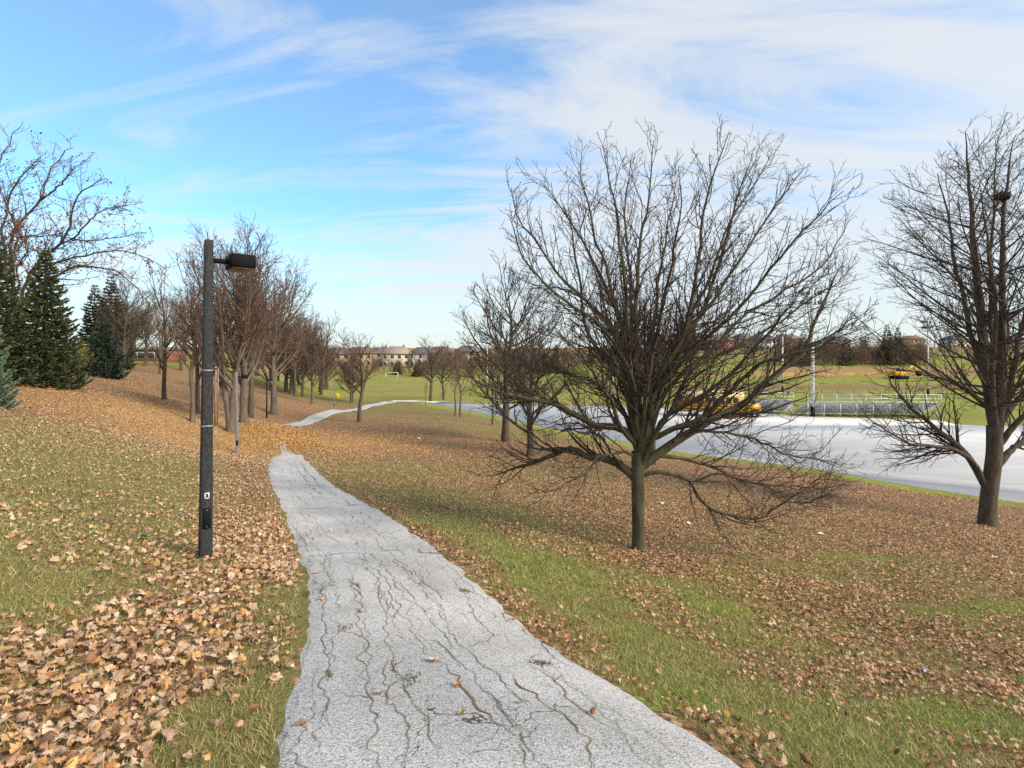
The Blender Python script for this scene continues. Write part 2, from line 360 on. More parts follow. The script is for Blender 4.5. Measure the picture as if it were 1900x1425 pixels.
# ------------------------------------------------------------------ ground
def ground_material():
    m, t, b = new_mat('grass_and_leaf_litter'); n = t.nodes; l = t.links
    at = n.new('ShaderNodeVertexColor'); at.layer_name = 'Col'
    sp = n.new('ShaderNodeSeparateColor'); l.new(at.outputs[0], sp.inputs[0])
    co = n.new('ShaderNodeTexCoord')
    def noise(s, d=4, r=.6):
        x = n.new('ShaderNodeTexNoise'); x.inputs['Scale'].default_value = s; x.inputs['Detail'].default_value = d; x.inputs['Roughness'].default_value = r
        l.new(co.outputs['Object'], x.inputs[0]); return x.outputs[0]
    def mixc(f, a, c, mode='MIX'):
        k = n.new('ShaderNodeMix'); k.data_type = 'RGBA'; k.blend_type = mode
        for i, v in ((0, f), (6, a), (7, c)):
            if isinstance(v, tuple): k.inputs[i].default_value = (*v, 1)
            elif isinstance(v, float): k.inputs[i].default_value = v
            else: l.new(v, k.inputs[i])
        return k.outputs[2]
    def mr(v, a, c, lo=0., hi=1.):
        k = n.new('ShaderNodeMapRange'); l.new(v, k.inputs[0])
        for i, q in enumerate((a, c, lo, hi)): k.inputs[i+1].default_value = q
        return k.outputs[0]
    def m2(op, a, c, cl=False):
        k = n.new('ShaderNodeMath'); k.operation = op; k.use_clamp = cl
        for i, v in enumerate((a, c)):
            if isinstance(v, (int, float)): k.inputs[i].default_value = v
            else: l.new(v, k.inputs[i])
        return k.outputs[0]
    g = m2('ADD', sp.outputs[1], mr(noise(1.4, 5), .3, .7, -.22, .22), True)
    cr = n.new('ShaderNodeValToRGB'); l.new(g, cr.inputs[0]); e = cr.color_ramp.elements
    e[0].position = 0; e[0].color = (.215, .18, .07, 1); e[1].position = 1; e[1].color = (.33, .36, .05, 1)
    q = e.new(.35); q.color = (.215, .20, .06, 1); q = e.new(.7); q.color = (.235, .25, .05, 1)
    gr = mixc(mr(noise(55, 3), .3, .7, .0, .75), cr.outputs[0], (.09, .085, .033))
    vo = n.new('ShaderNodeTexVoronoi'); vo.inputs['Scale'].default_value = 13; vo.inputs['Randomness'].default_value = 1
    wp = n.new('ShaderNodeVectorMath'); wp.operation = 'ADD'; nz = n.new('ShaderNodeTexNoise'); nz.inputs['Scale'].default_value = 14; l.new(co.outputs['Object'], nz.inputs[0])
    sc = n.new('ShaderNodeVectorMath'); sc.operation = 'SCALE'; l.new(nz.outputs[1], sc.inputs[0]); sc.inputs['Scale'].default_value = .10
    l.new(co.outputs['Object'], wp.inputs[0]); l.new(sc.outputs[0], wp.inputs[1]); l.new(wp.outputs[0], vo.inputs[0])
    sv = n.new('ShaderNodeSeparateColor'); l.new(vo.outputs['Color'], sv.inputs[0])
    def lr(cols):
        c = n.new('ShaderNodeValToRGB'); l.new(sv.outputs[0], c.inputs[0]); ee = c.color_ramp.elements
        ee[0].position = 0; ee[0].color = (*cols[0], 1); ee[1].position = 1; ee[1].color = (*cols[-1], 1)
        for i, k in enumerate(cols[1:-1]): z = ee.new((i+1)/(len(cols)-1)); z.color = (*k, 1)
        return c.outputs[0]
    br = lr([(.13, .065, .03), (.28, .145, .068), (.40, .23, .12), (.47, .31, .185), (.23, .115, .055)])
    go = lr([(.30, .16, .06), (.46, .26, .10), (.57, .36, .15), (.62, .44, .24), (.38, .19, .07)])
    lf = mixc(sp.outputs[2], br, go)
    mask = mr(m2('SUBTRACT', sp.outputs[0], sv.outputs[1]), -.06, .06)
    edge = mr(vo.outputs['Distance'], .35, .62, 1.0, .45)
    lf = mixc(1.0, lf, edge, 'MULTIPLY')
    colr = mixc(mask, gr, lf)
    l.new(colr, b.inputs['Base Color']); b.inputs['Roughness'].default_value = .9; b.inputs['Specular IOR Level'].default_value = .1
    bp = n.new('ShaderNodeBump'); bp.inputs['Strength'].default_value = .5; bp.inputs['Distance'].default_value = .03
    l.new(m2('ADD', noise(40, 3), vo.outputs['Distance']), bp.inputs['Height']); l.new(bp.outputs[0], b.inputs['Normal'])
    return m
def build_ground():
    rad = np.concatenate([[.25, .5], np.geomspace(.8, 420, 330), np.geomspace(440, 6000, 40)])
    ang = np.concatenate([np.linspace(-180, -66, 40, endpoint=False), np.linspace(-66, 66, 430, endpoint=False), np.linspace(66, 180, 40, endpoint=False)])*np.pi/180
    A, Rr = np.meshgrid(ang, rad); x = (Rr*np.sin(A)).ravel(); y = (Rr*np.cos(A)).ravel()
    z = ground_z(x, y); lf, gr, go, *_ = zones(x, y)
    na = len(ang); nr = len(rad)
    i = np.arange(nr-1)[:, None]*na; j = np.arange(na)[None]; j2 = (j+1) % na
    f = np.stack([i+j, i+j2, i+na+j2, i+na+j], -1).reshape(-1, 4)[:, ::-1]
    v = np.vstack([np.stack([x, y, z], 1), [[0, 0, gz(0, 0)]]])
    f3 = np.stack([np.arange(na), np.full(na, len(v)-1), (np.arange(na)+1) % na], 1)[:, ::-1]
    col = np.vstack([np.stack([lf, gr, go], 1), [[.3, .4, .2]]])
    o = mesh_np('ground', v, [f, f3], ground_material(), smooth=True, col=col); tag(o, kind='structure')
build_ground()
# ------------------------------------------------------------------ parking lot
def asphalt(name, c, c2, scale, crack=0.0):
    return mat(name, c, .85, .2, scale, .25, 90, c2=c2, spec=.3)
def build_lot():
    farp = [W(985, 751.2, 82)[:2], W(1180, 755.5, 78.5)[:2], W(1380, 764, 72)[:2], W(1500, 772.5, 66.6)[:2], W(1745, 780, 62.5)[:2], W(1775, 788, 58.6)[:2], W(1830, 790, 57.7)[:2], W(2050, 792, 57)[:2], np.array([95., 45])]
    P = list(EDGE[::-1][:-0 or None])
    near = EDGE[::-1]                                      # right to left
    near = catmull(near, 8)
    poly = np.vstack([near, [(-11.5, 87.2)], farp])
    c = np.array([14., 60])
    import mathutils
    from mathutils.geometry import tessellate_polygon
    tri = np.array(tessellate_polygon([[mathutils.Vector((p[0], p[1], 0)) for p in poly]]))
    v = np.c_[poly, np.zeros(len(poly))]; m = len(v)
    v = np.vstack([v, v-[0, 0, .2]]); i = np.arange(m); j = (i+1) % m
    cr = np.cross(v[tri[0, 1]]-v[tri[0, 0]], v[tri[0, 2]]-v[tri[0, 0]])
    if cr[2] < 0: tri = tri[:, ::-1]
    mt = mat('lot_asphalt', (.60, .59, .57), .85, .10, .35, .15, 30, c2=(.50, .495, .485), detail=9, stretch=(.35, 1.4, 1), spec=.3)
    o = mesh_np('parking_lot', v, [tri, np.stack([i, j, j+m, i+m], 1)], mt); tag(o, kind='structure')
    # thin link from the path's end to the lot
    a = hit(722, 746.5)
    mb = MB(); q = catmull([(-19.4, 87.2), (-17, 88.6), (-14, 88.2), (-11.0, 86.0)], 6); nn = np.gradient(q, axis=0); nn /= np.linalg.norm(nn, axis=1)[:, None]
    s = np.c_[-nn[:, 1], nn[:, 0]]*1.2; v = np.vstack([np.c_[q+s, np.full(len(q), .0)], np.c_[q-s, np.full(len(q), .0)]])
    v[:, 2] = ground_z(v[:, 0], v[:, 1])+.05
    k = len(q); i = np.arange(k-1)
    o = mesh_np('path', v, [np.stack([i, i+1, i+1+k, i+k], 1)], mt); tag(o, kind='structure')
build_lot()
# ------------------------------------------------------------------ footpath
def path_material():
    m, t, b = new_mat('worn_path_asphalt'); n = t.nodes; l = t.links
    co = n.new('ShaderNodeTexCoord')
    vo = n.new('ShaderNodeTexVoronoi'); vo.inputs['Scale'].default_value = 84; l.new(co.outputs['Object'], vo.inputs[0])
    sv = n.new('ShaderNodeSeparateColor'); l.new(vo.outputs['Color'], sv.inputs[0])
    r = n.new('ShaderNodeValToRGB'); l.new(sv.outputs[0], r.inputs[0]); e = r.color_ramp.elements
    e[0].position = 0; e[0].color = (.36, .35, .335, 1); e[1].position = 1; e[1].color = (.68, .66, .63, 1)
    q = e.new(.3); q.color = (.49, .475, .45, 1); q = e.new(.75); q.color = (.58, .565, .535, 1)
    gap = n.new('ShaderNodeMapRange'); l.new(vo.outputs['Distance'], gap.inputs[0])
    for i, v in enumerate((.48, .90, 1.0, .42)): gap.inputs[i+1].default_value = v
    k = n.new('ShaderNodeMix'); k.data_type = 'RGBA'; k.blend_type = 'MULTIPLY'; k.inputs[0].default_value = 1
    l.new(r.outputs[0], k.inputs[6]); l.new(gap.outputs[0], k.inputs[7])
    # fine crazing
    wn = n.new('ShaderNodeTexNoise'); wn.inputs['Scale'].default_value = 3; wn.inputs['Detail'].default_value = 6; l.new(co.outputs['Object'], wn.inputs[0])
    ad = n.new('ShaderNodeVectorMath'); ad.operation = 'MULTIPLY_ADD'; l.new(wn.outputs[1], ad.inputs[0]); ad.inputs[1].default_value = (.55, .9, .2); l.new(co.outputs['Object'], ad.inputs[2])
    v2 = n.new('ShaderNodeTexVoronoi'); v2.feature = 'DISTANCE_TO_EDGE'; v2.inputs['Scale'].default_value = 3.2; mq = n.new('ShaderNodeMapping'); mq.inputs['Scale'].default_value = (1, .28, 1); mq.inputs['Rotation'].default_value = (0, 0, R(-14)); l.new(ad.outputs[0], mq.inputs[0]); l.new(mq.outputs[0], v2.inputs[0])
    nz = n.new('ShaderNodeTexNoise'); nz.inputs['Scale'].default_value = 1.1; l.new(co.outputs['Object'], nz.inputs[0])
    th = n.new('ShaderNodeMapRange'); l.new(nz.outputs[0], th.inputs[0])
    for i, v in enumerate((.50, .66, .0, .008)): th.inputs[i+1].default_value = v
    ls = n.new('ShaderNodeMath'); ls.operation = 'LESS_THAN'; l.new(v2.outputs[0], ls.inputs[0]); l.new(th.outputs[0], ls.inputs[1])
    k2 = n.new('ShaderNodeMix'); k2.data_type = 'RGBA'; l.new(ls.outputs[0], k2.inputs[0]); l.new(k.outputs[2], k2.inputs[6]); k2.inputs[7].default_value = (.10, .085, .07, 1)
    # faint stains
    st = n.new('ShaderNodeTexNoise'); st.inputs['Scale'].default_value = .8; st.inputs['Detail'].default_value = 5; l.new(co.outputs['Object'], st.inputs[0])
    sr = n.new('ShaderNodeMapRange'); l.new(st.outputs[0], sr.inputs[0])
    for i, v in enumerate((.35, .65, .76, 1.05)): sr.inputs[i+1].default_value = v
    k3 = n.new('ShaderNodeMix'); k3.data_type = 'RGBA'; k3.blend_type = 'MULTIPLY'; k3.inputs[0].default_value = 1
    l.new(k2.outputs[2], k3.inputs[6]); l.new(sr.outputs[0], k3.inputs[7]); l.new(k3.outputs[2], b.inputs['Base Color'])
    b.inputs['Roughness'].default_value = .85
    bp = n.new('ShaderNodeBump'); bp.inputs['Strength'].default_value = .6; bp.inputs['Distance'].default_value = .006; bp.invert = True
    l.new(vo.outputs['Distance'], bp.inputs['Height']); l.new(bp.outputs[0], b.inputs['Normal'])
    return m
def pw_at(arc): return np.interp(arc, WA, WV)
_tan = np.gradient(PL, axis=0); _tan /= np.linalg.norm(_tan, axis=1)[:, None]; _nor = np.c_[_tan[:, 1], -_tan[:, 0]]
def path_pt(s, v):
    """world point of arc length s and lateral offset v (right positive)"""
    s = np.asarray(s, float)
    c = np.c_[np.interp(s, PS, PL[:, 0]), np.interp(s, PS, PL[:, 1])]; nn = np.c_[np.interp(s, PS, _nor[:, 0]), np.interp(s, PS, _nor[:, 1])]
    return c+nn*(np.asarray(v, float)*pw_at(s)/PW)[:, None]
def lift(x, y): return .014+.0011*np.hypot(x, y)
CRK = []
def build_path():
    ss = np.concatenate([np.arange(0, 34, .12), np.arange(34, PS[-1], .4)]); na = 13
    u = np.linspace(-1, 1, na)
    jl = .16*(fbm(ss, ss*0, 1.1, 2)-.5)+.10*(vn(ss, ss*0, 6, 4)-.5); jr = .22*(fbm(ss, ss*0, .9, 7)-.5)+.12*(vn(ss, ss*0, 5, 8)-.5)
    v = []
    for k, uu in enumerate(u):
        off = uu*PW/2+np.where(uu < 0, jl, jr)*abs(uu)
        p = path_pt(ss, off); v.append(p)
    v = np.stack(v, 1).reshape(-1, 2); z = ground_z(v[:, 0], v[:, 1])+lift(v[:, 0], v[:, 1])
    z = z.reshape(-1, na); z[:, 0] -= .05; z[:, -1] -= .05; z = z.ravel()
    V = [np.c_[v, z]]; n0 = len(ss); i = np.arange(n0-1)[:, None]*na; j = np.arange(na-1)[None]
    Fq = [np.stack([i+j, i+j+1, i+na+j+1, i+na+j], -1).reshape(-1, 4)]; mi = [np.zeros(len(Fq[0]), int)]; base = len(v)
    # cracks: ribbons of dirt and moss that wander along the path
    rg = np.random.default_rng(11)
    def ribbon(s, vv, w, mt):
        nonlocal base
        p = path_pt(s, vv); d = np.gradient(p, axis=0); d /= np.linalg.norm(d, axis=1)[:, None]+1e-9; nn = np.c_[-d[:, 1], d[:, 0]]*(w/2)[:, None]
        a = np.vstack([p+nn, p-nn]); zz = ground_z(a[:, 0], a[:, 1])+lift(a[:, 0], a[:, 1])+.004+.0002*np.hypot(a[:, 0], a[:, 1])
        V.append(np.c_[a, zz]); m = len(p); q = np.arange(m-1)
        Fq.append(np.stack([q, q+m, q+m+1, q+1], 1)+base); mi.append(np.full(m-1, mt)); base += 2*m
    s0 = np.interp(0, PL[:, 1], PS)
    for v0, a, b_, w, mt in ((-.98, 1.6, 6.2, .016, 1), (-.62, 2.0, 5.2, .02, 1), (-.40, 2.0, 3.6, .026, 1), (-.07, 2.0, 4.6, .024, 1), (-.30, 2.9, 5.2, .024, 1), (.33, 1.9, 3.2, .022, 1), (-.80, 3.2, 9.5, .012, 1), (.02, 4.2, 11.5, .016, 1),
                          (.45, 4.0, 9.0, .010, 2), (.74, 3.0, 7, .009, 2), (.25, 6.5, 15, .018, 1), (.62, 7.5, 18, .016, 1), (-.45, 7, 17, .012, 2), (.05, 13, 24, .016, 2), (.5, 16, 29, .016, 1), (-.2, 18, 27, .012, 2), (-.7, 10, 18, .010, 2), (.9, 4.4, 8.5, .008, 2), (.60, 2.0, 4.6, .008, 2), (-.55, 5.6, 8.8, .008, 2), (-.85, 1.7, 3.6, .014, 1), (.14, 2.1, 3.4, .012, 2), (.52, 2.2, 3.6, .012, 1), (-.2, 4.6, 7.5, .014, 1), (.3, 4.2, 6.4, .012, 2), (-.5, 3.8, 6.2, .014, 1), (.78, 2.2, 3.4, .008, 2), (.1, 7.5, 12, .010, 2), (-.9, 5.5, 10.5, .009, 2)):
        b_ = a+(b_-a)*(1.5 if mt == 1 else 1.2); s = np.arange(s0+a, s0+b_, .028); k = len(s)
        vv = v0+.26*(fbm(s, s*0+v0*7, .7, 3)-.5)*2*.6+.10*(vn(s, s*0+v0*5, 4.0, 6)-.5)+.055*(vn(s, s*0+v0*3, 13, 2)-.5)+(s-s[0])*.02*rg.uniform(-1, 1)
        ww = .34*w*np.clip(.28+1.5*vn(s, s*0+v0, 7, 5)*vn(s, s*0+v0, 2, 9)*1.6, .12, 2)*np.minimum(1, np.minimum(np.arange(k), np.arange(k)[::-1])/8+.15)
        ribbon(s, vv, ww, mt)
        if mt == 1: CRK.append((s, vv, ww))
        for q in range(int(k*.028*.5)):           # side cracks
            i0 = rg.integers(0, k); m = rg.integers(8, 40); sg = rg.choice([-1, 1])
            s2 = s[i0]+np.cumsum(rg.uniform(-.004, .022, m)); v2 = vv[i0]+sg*np.cumsum(rg.uniform(.0, .018, m))
            ok = np.abs(v2) < PW/2-.06
            if ok.sum() > 5: ribbon(s2[ok], v2[ok], np.linspace(.007, .002, ok.sum()), 2)
    for q in range(16):
        a = rg.uniform(1.6, 9); s = np.arange(s0+a, s0+a+rg.uniform(1.2, 4.5), .028); v0 = rg.uniform(-1.05, 1.05); vv = np.clip(v0+.22*(fbm(s, s*0+q, .8, 3)-.5)*2+.08*(vn(s, s*0+q*3, 5, 6)-.5)+.04*(vn(s, s*0+q, 15, 2)-.5), -PW/2+.04, PW/2-.04)
        ribbon(s, vv, .0065*np.clip(.2+1.3*vn(s, s*0+q, 6, 5), .2, 1.3), 2)
    for sa, w in ((8.4, .014), (13.2, .016), (21.5, .02)):       # cross cracks
        v2 = np.arange(-PW/2+.1, PW/2-.15, .03); s2 = s0+sa+.5*(vn(v2, v2*0+sa, 1.2, 1)-.5)+.14*(vn(v2, v2*0+sa, 7, 3)-.5)+v2*.25*math.sin(sa*3)
        ribbon(s2, v2, w*np.clip(1.9*vn(v2, v2*0+sa, 4, 3)-.3, .1, 1.5), 2 if w < .015 else 1)
    o = mesh_np('path', np.vstack(V), Fq, [path_material(), mat('crack_dirt', (.17, .115, .065), .95, .4, 14, c2=(.10, .10, .035)), mat('crack_line', (.13, .11, .09), .95, .3, 40)], midx=np.concatenate(mi))
    tag(o, kind='structure')
build_path()
# ------------------------------------------------------------------ fallen leaves
def scatter(r0, r1, dens, half=52.0, extra=0):
    a = R(half); area = a*(r1*r1-r0*r0); n = int(area*dens)
    r = np.sqrt(rng.uniform(r0*r0, r1*r1, n)); t = rng.uniform(-a, a, n)
    return r*np.sin(t), r*np.cos(t)
def rot_all(n, tilt):
    yaw = rng.uniform(0, 2*np.pi, n); ax = rng.uniform(0, 2*np.pi, n); ti = np.abs(rng.normal(0, tilt, n))
    cy, sy = np.cos(yaw), np.sin(yaw); Z = np.zeros(n); O = np.ones(n)
    Rz = np.stack([np.stack([cy, -sy, Z], -1), np.stack([sy, cy, Z], -1), np.stack([Z, Z, O], -1)], 1)
    ux, uy = np.cos(ax), np.sin(ax); c, s = np.cos(ti), np.sin(ti); q = 1-c
    Rt = np.stack([np.stack([c+ux*ux*q, ux*uy*q, uy*s], -1), np.stack([ux*uy*q, c+uy*uy*q, -ux*s], -1), np.stack([-uy*s, ux*s, c], -1)], 1)
    return Rt@Rz
_lobes0 = [(0, -.42), (.16, -.34), (.40, -.40), (.34, -.18), (.62, -.02), (.42, .10), (.52, .42), (.24, .34), (.13, .46), (0, .72), (-.13, .46), (-.24, .34), (-.52, .42), (-.42, .10), (-.62, -.02), (-.34, -.18), (-.40, -.40), (-.16, -.34)]
_lobes = [(x*q, y*q) for x, y in _lobes0 for q in [.62+.38*.52/(math.hypot(x, y)+.02)*1.0]]
PAL_L = np.array([(.50,.32,.19),(.57,.40,.26),(.40,.235,.125),(.62,.46,.31),(.29,.15,.075),(.50,.27,.11),(.55,.33,.14),(.45,.30,.20),(.60,.43,.28),(.36,.21,.125)])
PAL_R = np.array([(.36,.19,.09),(.44,.255,.135),(.27,.135,.06),(.50,.325,.195),(.40,.19,.075),(.57,.41,.27),(.20,.10,.05),(.45,.28,.155)])
PAL_G = np.array([(.56,.31,.085),(.64,.40,.14),(.48,.24,.06),(.66,.47,.22),(.40,.18,.05)])
def leaf_cols(n, lat, gold, y):
    c = np.where((lat < 0)[:, None], PAL_L[rng.integers(0, len(PAL_L), n)], PAL_R[rng.integers(0, len(PAL_R), n)])
    g = rng.random(n) < np.clip(gold*1.0-.12, 0, .85); c[g] = PAL_G[rng.integers(0, len(PAL_G), g.sum())]
    return c*rng.uniform(.75, 1.12, (n, 1))
def build_leaves():
    V = []; Fs = []; Cc = []; base = 0
    ring = np.array(_lobes); tm_near = np.vstack([[0, 0], ring*.5, ring])
    m = len(ring); i = np.arange(m); j = (i+1) % m
    near_f3 = np.stack([np.zeros(m, int), i+1, j+1], 1); near_f4 = np.stack([i+1, i+1+m, j+1+m, j+1], 1)
    mid = np.array([(0, 0), (0, -.45), (.5, -.2), (.48, .35), (0, .68), (-.48, .35), (-.5, -.2)]); mi = np.arange(6); mid_f3 = np.stack([np.zeros(6, int), mi+1, (mi+1) % 6+1], 1)
    quad = np.array([(-.5, -.45), (.45, -.4), (.5, .45), (-.4, .5)]); quad_f3 = np.array([(0, 1, 2), (0, 2, 3)])
    for r0, r1, dens, lod in ((1.6, 4.2, 560, 0), (4.2, 6.5, 480, 0), (6.5, 12, 460, 1), (12, 22, 320, 1), (22, 46, 110, 2), (27, 46, 900, 3), (46, 75, 25, 2)):
        x, y = scatter(r0, r1, dens)
        if lod == 3:
            k = path_sd(x, y)[0]; k = np.abs(k) < 3.2; x, y = x[k], y[k]
        lf, gr, go, lat, arc, sdv = zones(x, y)
        onp = (np.abs(lat) < PW/2+.02)
        goldp = np.clip(1.5*np.exp(-((y-35)/5.3)**2)-.2, 0, 1)
        edge_spill = .30*np.exp(-((np.abs(lat)-PW/2)/.10)**2)
        p = np.where(onp, np.maximum(np.maximum(.003, goldp), edge_spill*lf), lf**1.35*.93)
        p = np.where(sdv > -.3, .0, p)
        # clumping so that drifts have ragged edges
        p = p*np.clip(.35+1.3*fbm(x, y, 3.1, 21, 2), 0, 1.25)
        if lod == 3: p = np.where((np.abs(lat) < 3.2), goldp*.9, 0)
        k = rng.random(len(x)) < p; x, y, lat, go = x[k], y[k], lat[k], go[k]; n = len(x)
        if not n: continue
        right = lat > 0
        size = np.where(right, rng.uniform(.020, .050, n), .026+.050*rng.random(n)**1.3*np.clip(1.5-np.hypot(x, y)/12, .35, 1))*(1.0 if lod == 0 else 1.05 if lod == 1 else 1.3)
        T = (tm_near, mid, quad, quad)[lod]; nv = len(T)
        P = np.repeat(T[None], n, 0)*(1+rng.normal(0, .14, (n, nv, 2)))
        cu = rng.normal(0, .85, n); cv = rng.normal(0, .85, n); cw = rng.normal(0, .5, n)
        z = cu[:, None]*P[..., 0]**2+cv[:, None]*P[..., 1]**2+cw[:, None]*P[..., 0]*P[..., 1]+rng.normal(0, .05, (n, nv))
        P = np.concatenate([P, z[..., None]], 2)*size[:, None, None]
        P = np.einsum('nij,nvj->nvi', rot_all(n, .48), P)
        h = ground_z(x, y); onp = np.abs(lat) < PW/2+.02
        P[..., 2] -= P[..., 2].min(1, keepdims=True)
        lift_ = np.where(onp, lift(x, y)+.003, rng.uniform(.004, .05, n)+.0004*np.hypot(x, y))
        P += np.stack([x, y, h+lift_], 1)[:, None]
        c = leaf_cols(n, lat, go, y)
        V.append(P.reshape(-1, 3)); cc = np.repeat(c[:, None], nv, 1)
        if lod == 0: cc[:, 1+m:] *= rng.uniform(.86, 1.1, (n, m, 1)); cc[:, 0] *= .9
        Cc.append(cc.reshape(-1, 3)); o = (np.arange(n)*nv)[:, None, None]+base
        if lod == 0: Fs += [(o+near_f3).reshape(-1, 3), (o+near_f4).reshape(-1, 4)]
        else: Fs.append((o+(mid_f3 if lod == 1 else quad_f3)).reshape(-1, 3))
        base += n*nv
    o = mesh_np('fallen_leaves', np.vstack(V), Fs, attr_mat('dry_leaf', .7, .22, 60, .12, .3), col=np.vstack(Cc))
    tag(o, 'tan and brown dry leaves lying over the sloping lawn', 'leaves', kind='stuff')
    print('leaf verts', base)
build_leaves()
def build_grass():
    V = []; Cc = []
    for r0, r1, dens, w, hh in ((1.6, 4.0, 5600, .0030, .040), (4.0, 7, 2900, .0044, .040), (7, 13, 900, .008, .042), (13, 26, 200, .016, .045)):
        x, y = scatter(r0, r1, dens); lf, gr, go, lat, arc, sdv = zones(x, y)
        d = np.abs(lat)-PW/2; k = (d > -.05+.12*(vn(x, y, 6, 3)-.4)) & (rng.random(len(x)) < 1.05-.5*lf) & (sdv < -.1)
        x, y, gr, lat = x[k], y[k], gr[k], lat[k]; n = len(x)
        h = hh*rng.uniform(.5, 1.35, n)*(.75+.6*fbm(x, y, 1.3, 31)); a = rng.uniform(0, 2*np.pi, n); le = rng.normal(0, .75, (n, 2))*h[:, None]
        b = np.stack([x, y, ground_z(x, y)-.004], 1); wv = np.stack([np.cos(a), np.sin(a), 0*a], 1)*(w*rng.uniform(.7, 1.3, n))[:, None]
        tip = b+np.c_[le, h]
        V.append(np.stack([b-wv, b+wv, tip], 1).reshape(-1, 3))
        t = np.clip(gr+rng.normal(0, .22, n)+.5*(fbm(x, y, .8, 41)-.5), 0, 1)[:, None]
        c = np.where(t < .5, np.array([.30, .245, .095])*(1-2*t)+np.array([.23, .235, .068])*2*t, np.array([.23, .235, .068])*(2-2*t)+np.array([.22, .285, .05])*(2*t-1))
        dry = rng.random(n) < .30*(1-gr)+.12; c[dry] = np.array([.46, .39, .19])*rng.uniform(.8, 1.2, (dry.sum(), 1))
        c = c*rng.uniform(.75, 1.25, (n, 1))
        Cc.append(np.repeat(c[:, None], 3, 1).reshape(-1, 3))
    # tufts of moss and grass in the cracks
    X = []
    rg = np.random.default_rng(5)
    for s, vv, ww in CRK:
        for q in range(int(len(s)*.028*.4)):
            i0 = rg.integers(0, len(s)); m = rg.integers(8, 34); X.append(path_pt(s[i0]+rg.normal(0, .05, m), vv[min(len(s)-1, i0)]+rg.normal(0, .012, m)))
    for px, py, m, sx, sy in ((808,1030,150,.16,.03),(832,1037,60,.06,.03),(862,1100,90,.05,.04),(1005,1236,110,.05,.03),(765,1265,60,.03,.06),(590,1100,40,.03,.05),(640,1170,40,.03,.05)):
        c = hit(px, py); X.append(c[:2]+rg.normal(0, 1, (m, 2))*[sx, sy])
    p = np.vstack(X); n = len(p); z = ground_z(p[:, 0], p[:, 1])+lift(p[:, 0], p[:, 1])
    a = rg.uniform(0, 6.28, n); h = rg.uniform(.008, .032, n); b = np.c_[p, z]; wv = np.stack([np.cos(a), np.sin(a), 0*a], 1)*.0045
    V.append(np.stack([b-wv, b+wv, b+np.c_[rg.normal(0, .012, (n, 2)), h]], 1).reshape(-1, 3))
    c = np.where((rg.random(n) < .6)[:, None], [.12, .13, .03], [.16, .11, .045])*rg.uniform(.7, 1.3, (n, 1)); Cc.append(np.repeat(c[:, None], 3, 1).reshape(-1, 3))
    V = np.vstack(V); o = mesh_np('grass', V, [np.arange(len(V)).reshape(-1, 3)], attr_mat('grass_blade', .6, .1, 5, .25, .25), col=np.vstack(Cc))
    tag(o, 'short mown grass growing beside and along the path', 'grass', kind='stuff'); print('grass', len(V)//3)
build_grass()
# ------------------------------------------------------------------ trees
BARK = mat('bark_grey_brown', (.098, .080, .060), .95, .35, 9, .9, 40, c2=(.045, .036, .027), stretch=(1, 1, .25))
BARK_G = mat('bark_olive', (.088, .078, .046), .95, .3, 6, .9, 40, c2=(.040, .034, .022), stretch=(1, 1, .3))
BARK_L = mat('bark_pale', (.135, .11, .085), .95, .3, 9, .6, 40, c2=(.075, .06, .046), stretch=(1, 1, .25))
TWIG = mat('twig_dark', (.060, .045, .036), .9, .3, 3)
TWIG_R = mat('twig_reddish', (.135, .085, .062), .9, .3, 2)
TWIG_L = mat('twig_tan', (.19, .135, .095), .9, .3, 2)
def norm(a): return a/(np.linalg.norm(a, axis=-1, keepdims=True)+1e-9)
def tubes(P, Rd, sides):
    """P (B,N,3), Rd (B,N) -> vertices and quads of B tubes"""
    B, n, _ = P.shape
    T = norm(np.gradient(P, axis=1)); ref = np.where(np.abs(T[:, :1, 2:]) > .85, [1., 0, 0], [0, 0, 1.])
    U = norm(np.cross(T, ref)); Wv = np.cross(T, U)
    a = np.arange(sides)*2*np.pi/sides
    V = P[:, :, None]+(np.cos(a)[:, None]*U[:, :, None]+np.sin(a)[:, None]*Wv[:, :, None])*Rd[:, :, None, None]
    b = np.arange(B)[:, None, None]*n*sides; k = np.arange(n-1)[None, :, None]*sides; i = np.arange(sides)[None, None]; j = (i+1) % sides
    f = np.stack([b+k+i, b+k+j, b+k+sides+j, b+k+sides+i], -1).reshape(-1, 4)
    return V.reshape(-1, 3), f
def tube_mesh(name, groups, m, parent, smooth=True):
    V = []; Fq = []; n = 0
    for P, Rd, s in groups:
        if not len(P): continue
        v, f = tubes(P, Rd, s); V.append(v); Fq.append(f+n); n += len(v)
    return mesh_np(name, np.vstack(V), [np.vstack(Fq)], m, parent, smooth)
def resample(pts, n):
    pts = np.asarray(pts, float); d = np.concatenate([[0], np.cumsum(np.linalg.norm(np.diff(pts, axis=0), axis=1))]); t = np.linspace(0, d[-1], n)
    return np.stack([np.interp(t, d, pts[:, i]) for i in range(3)], 1)
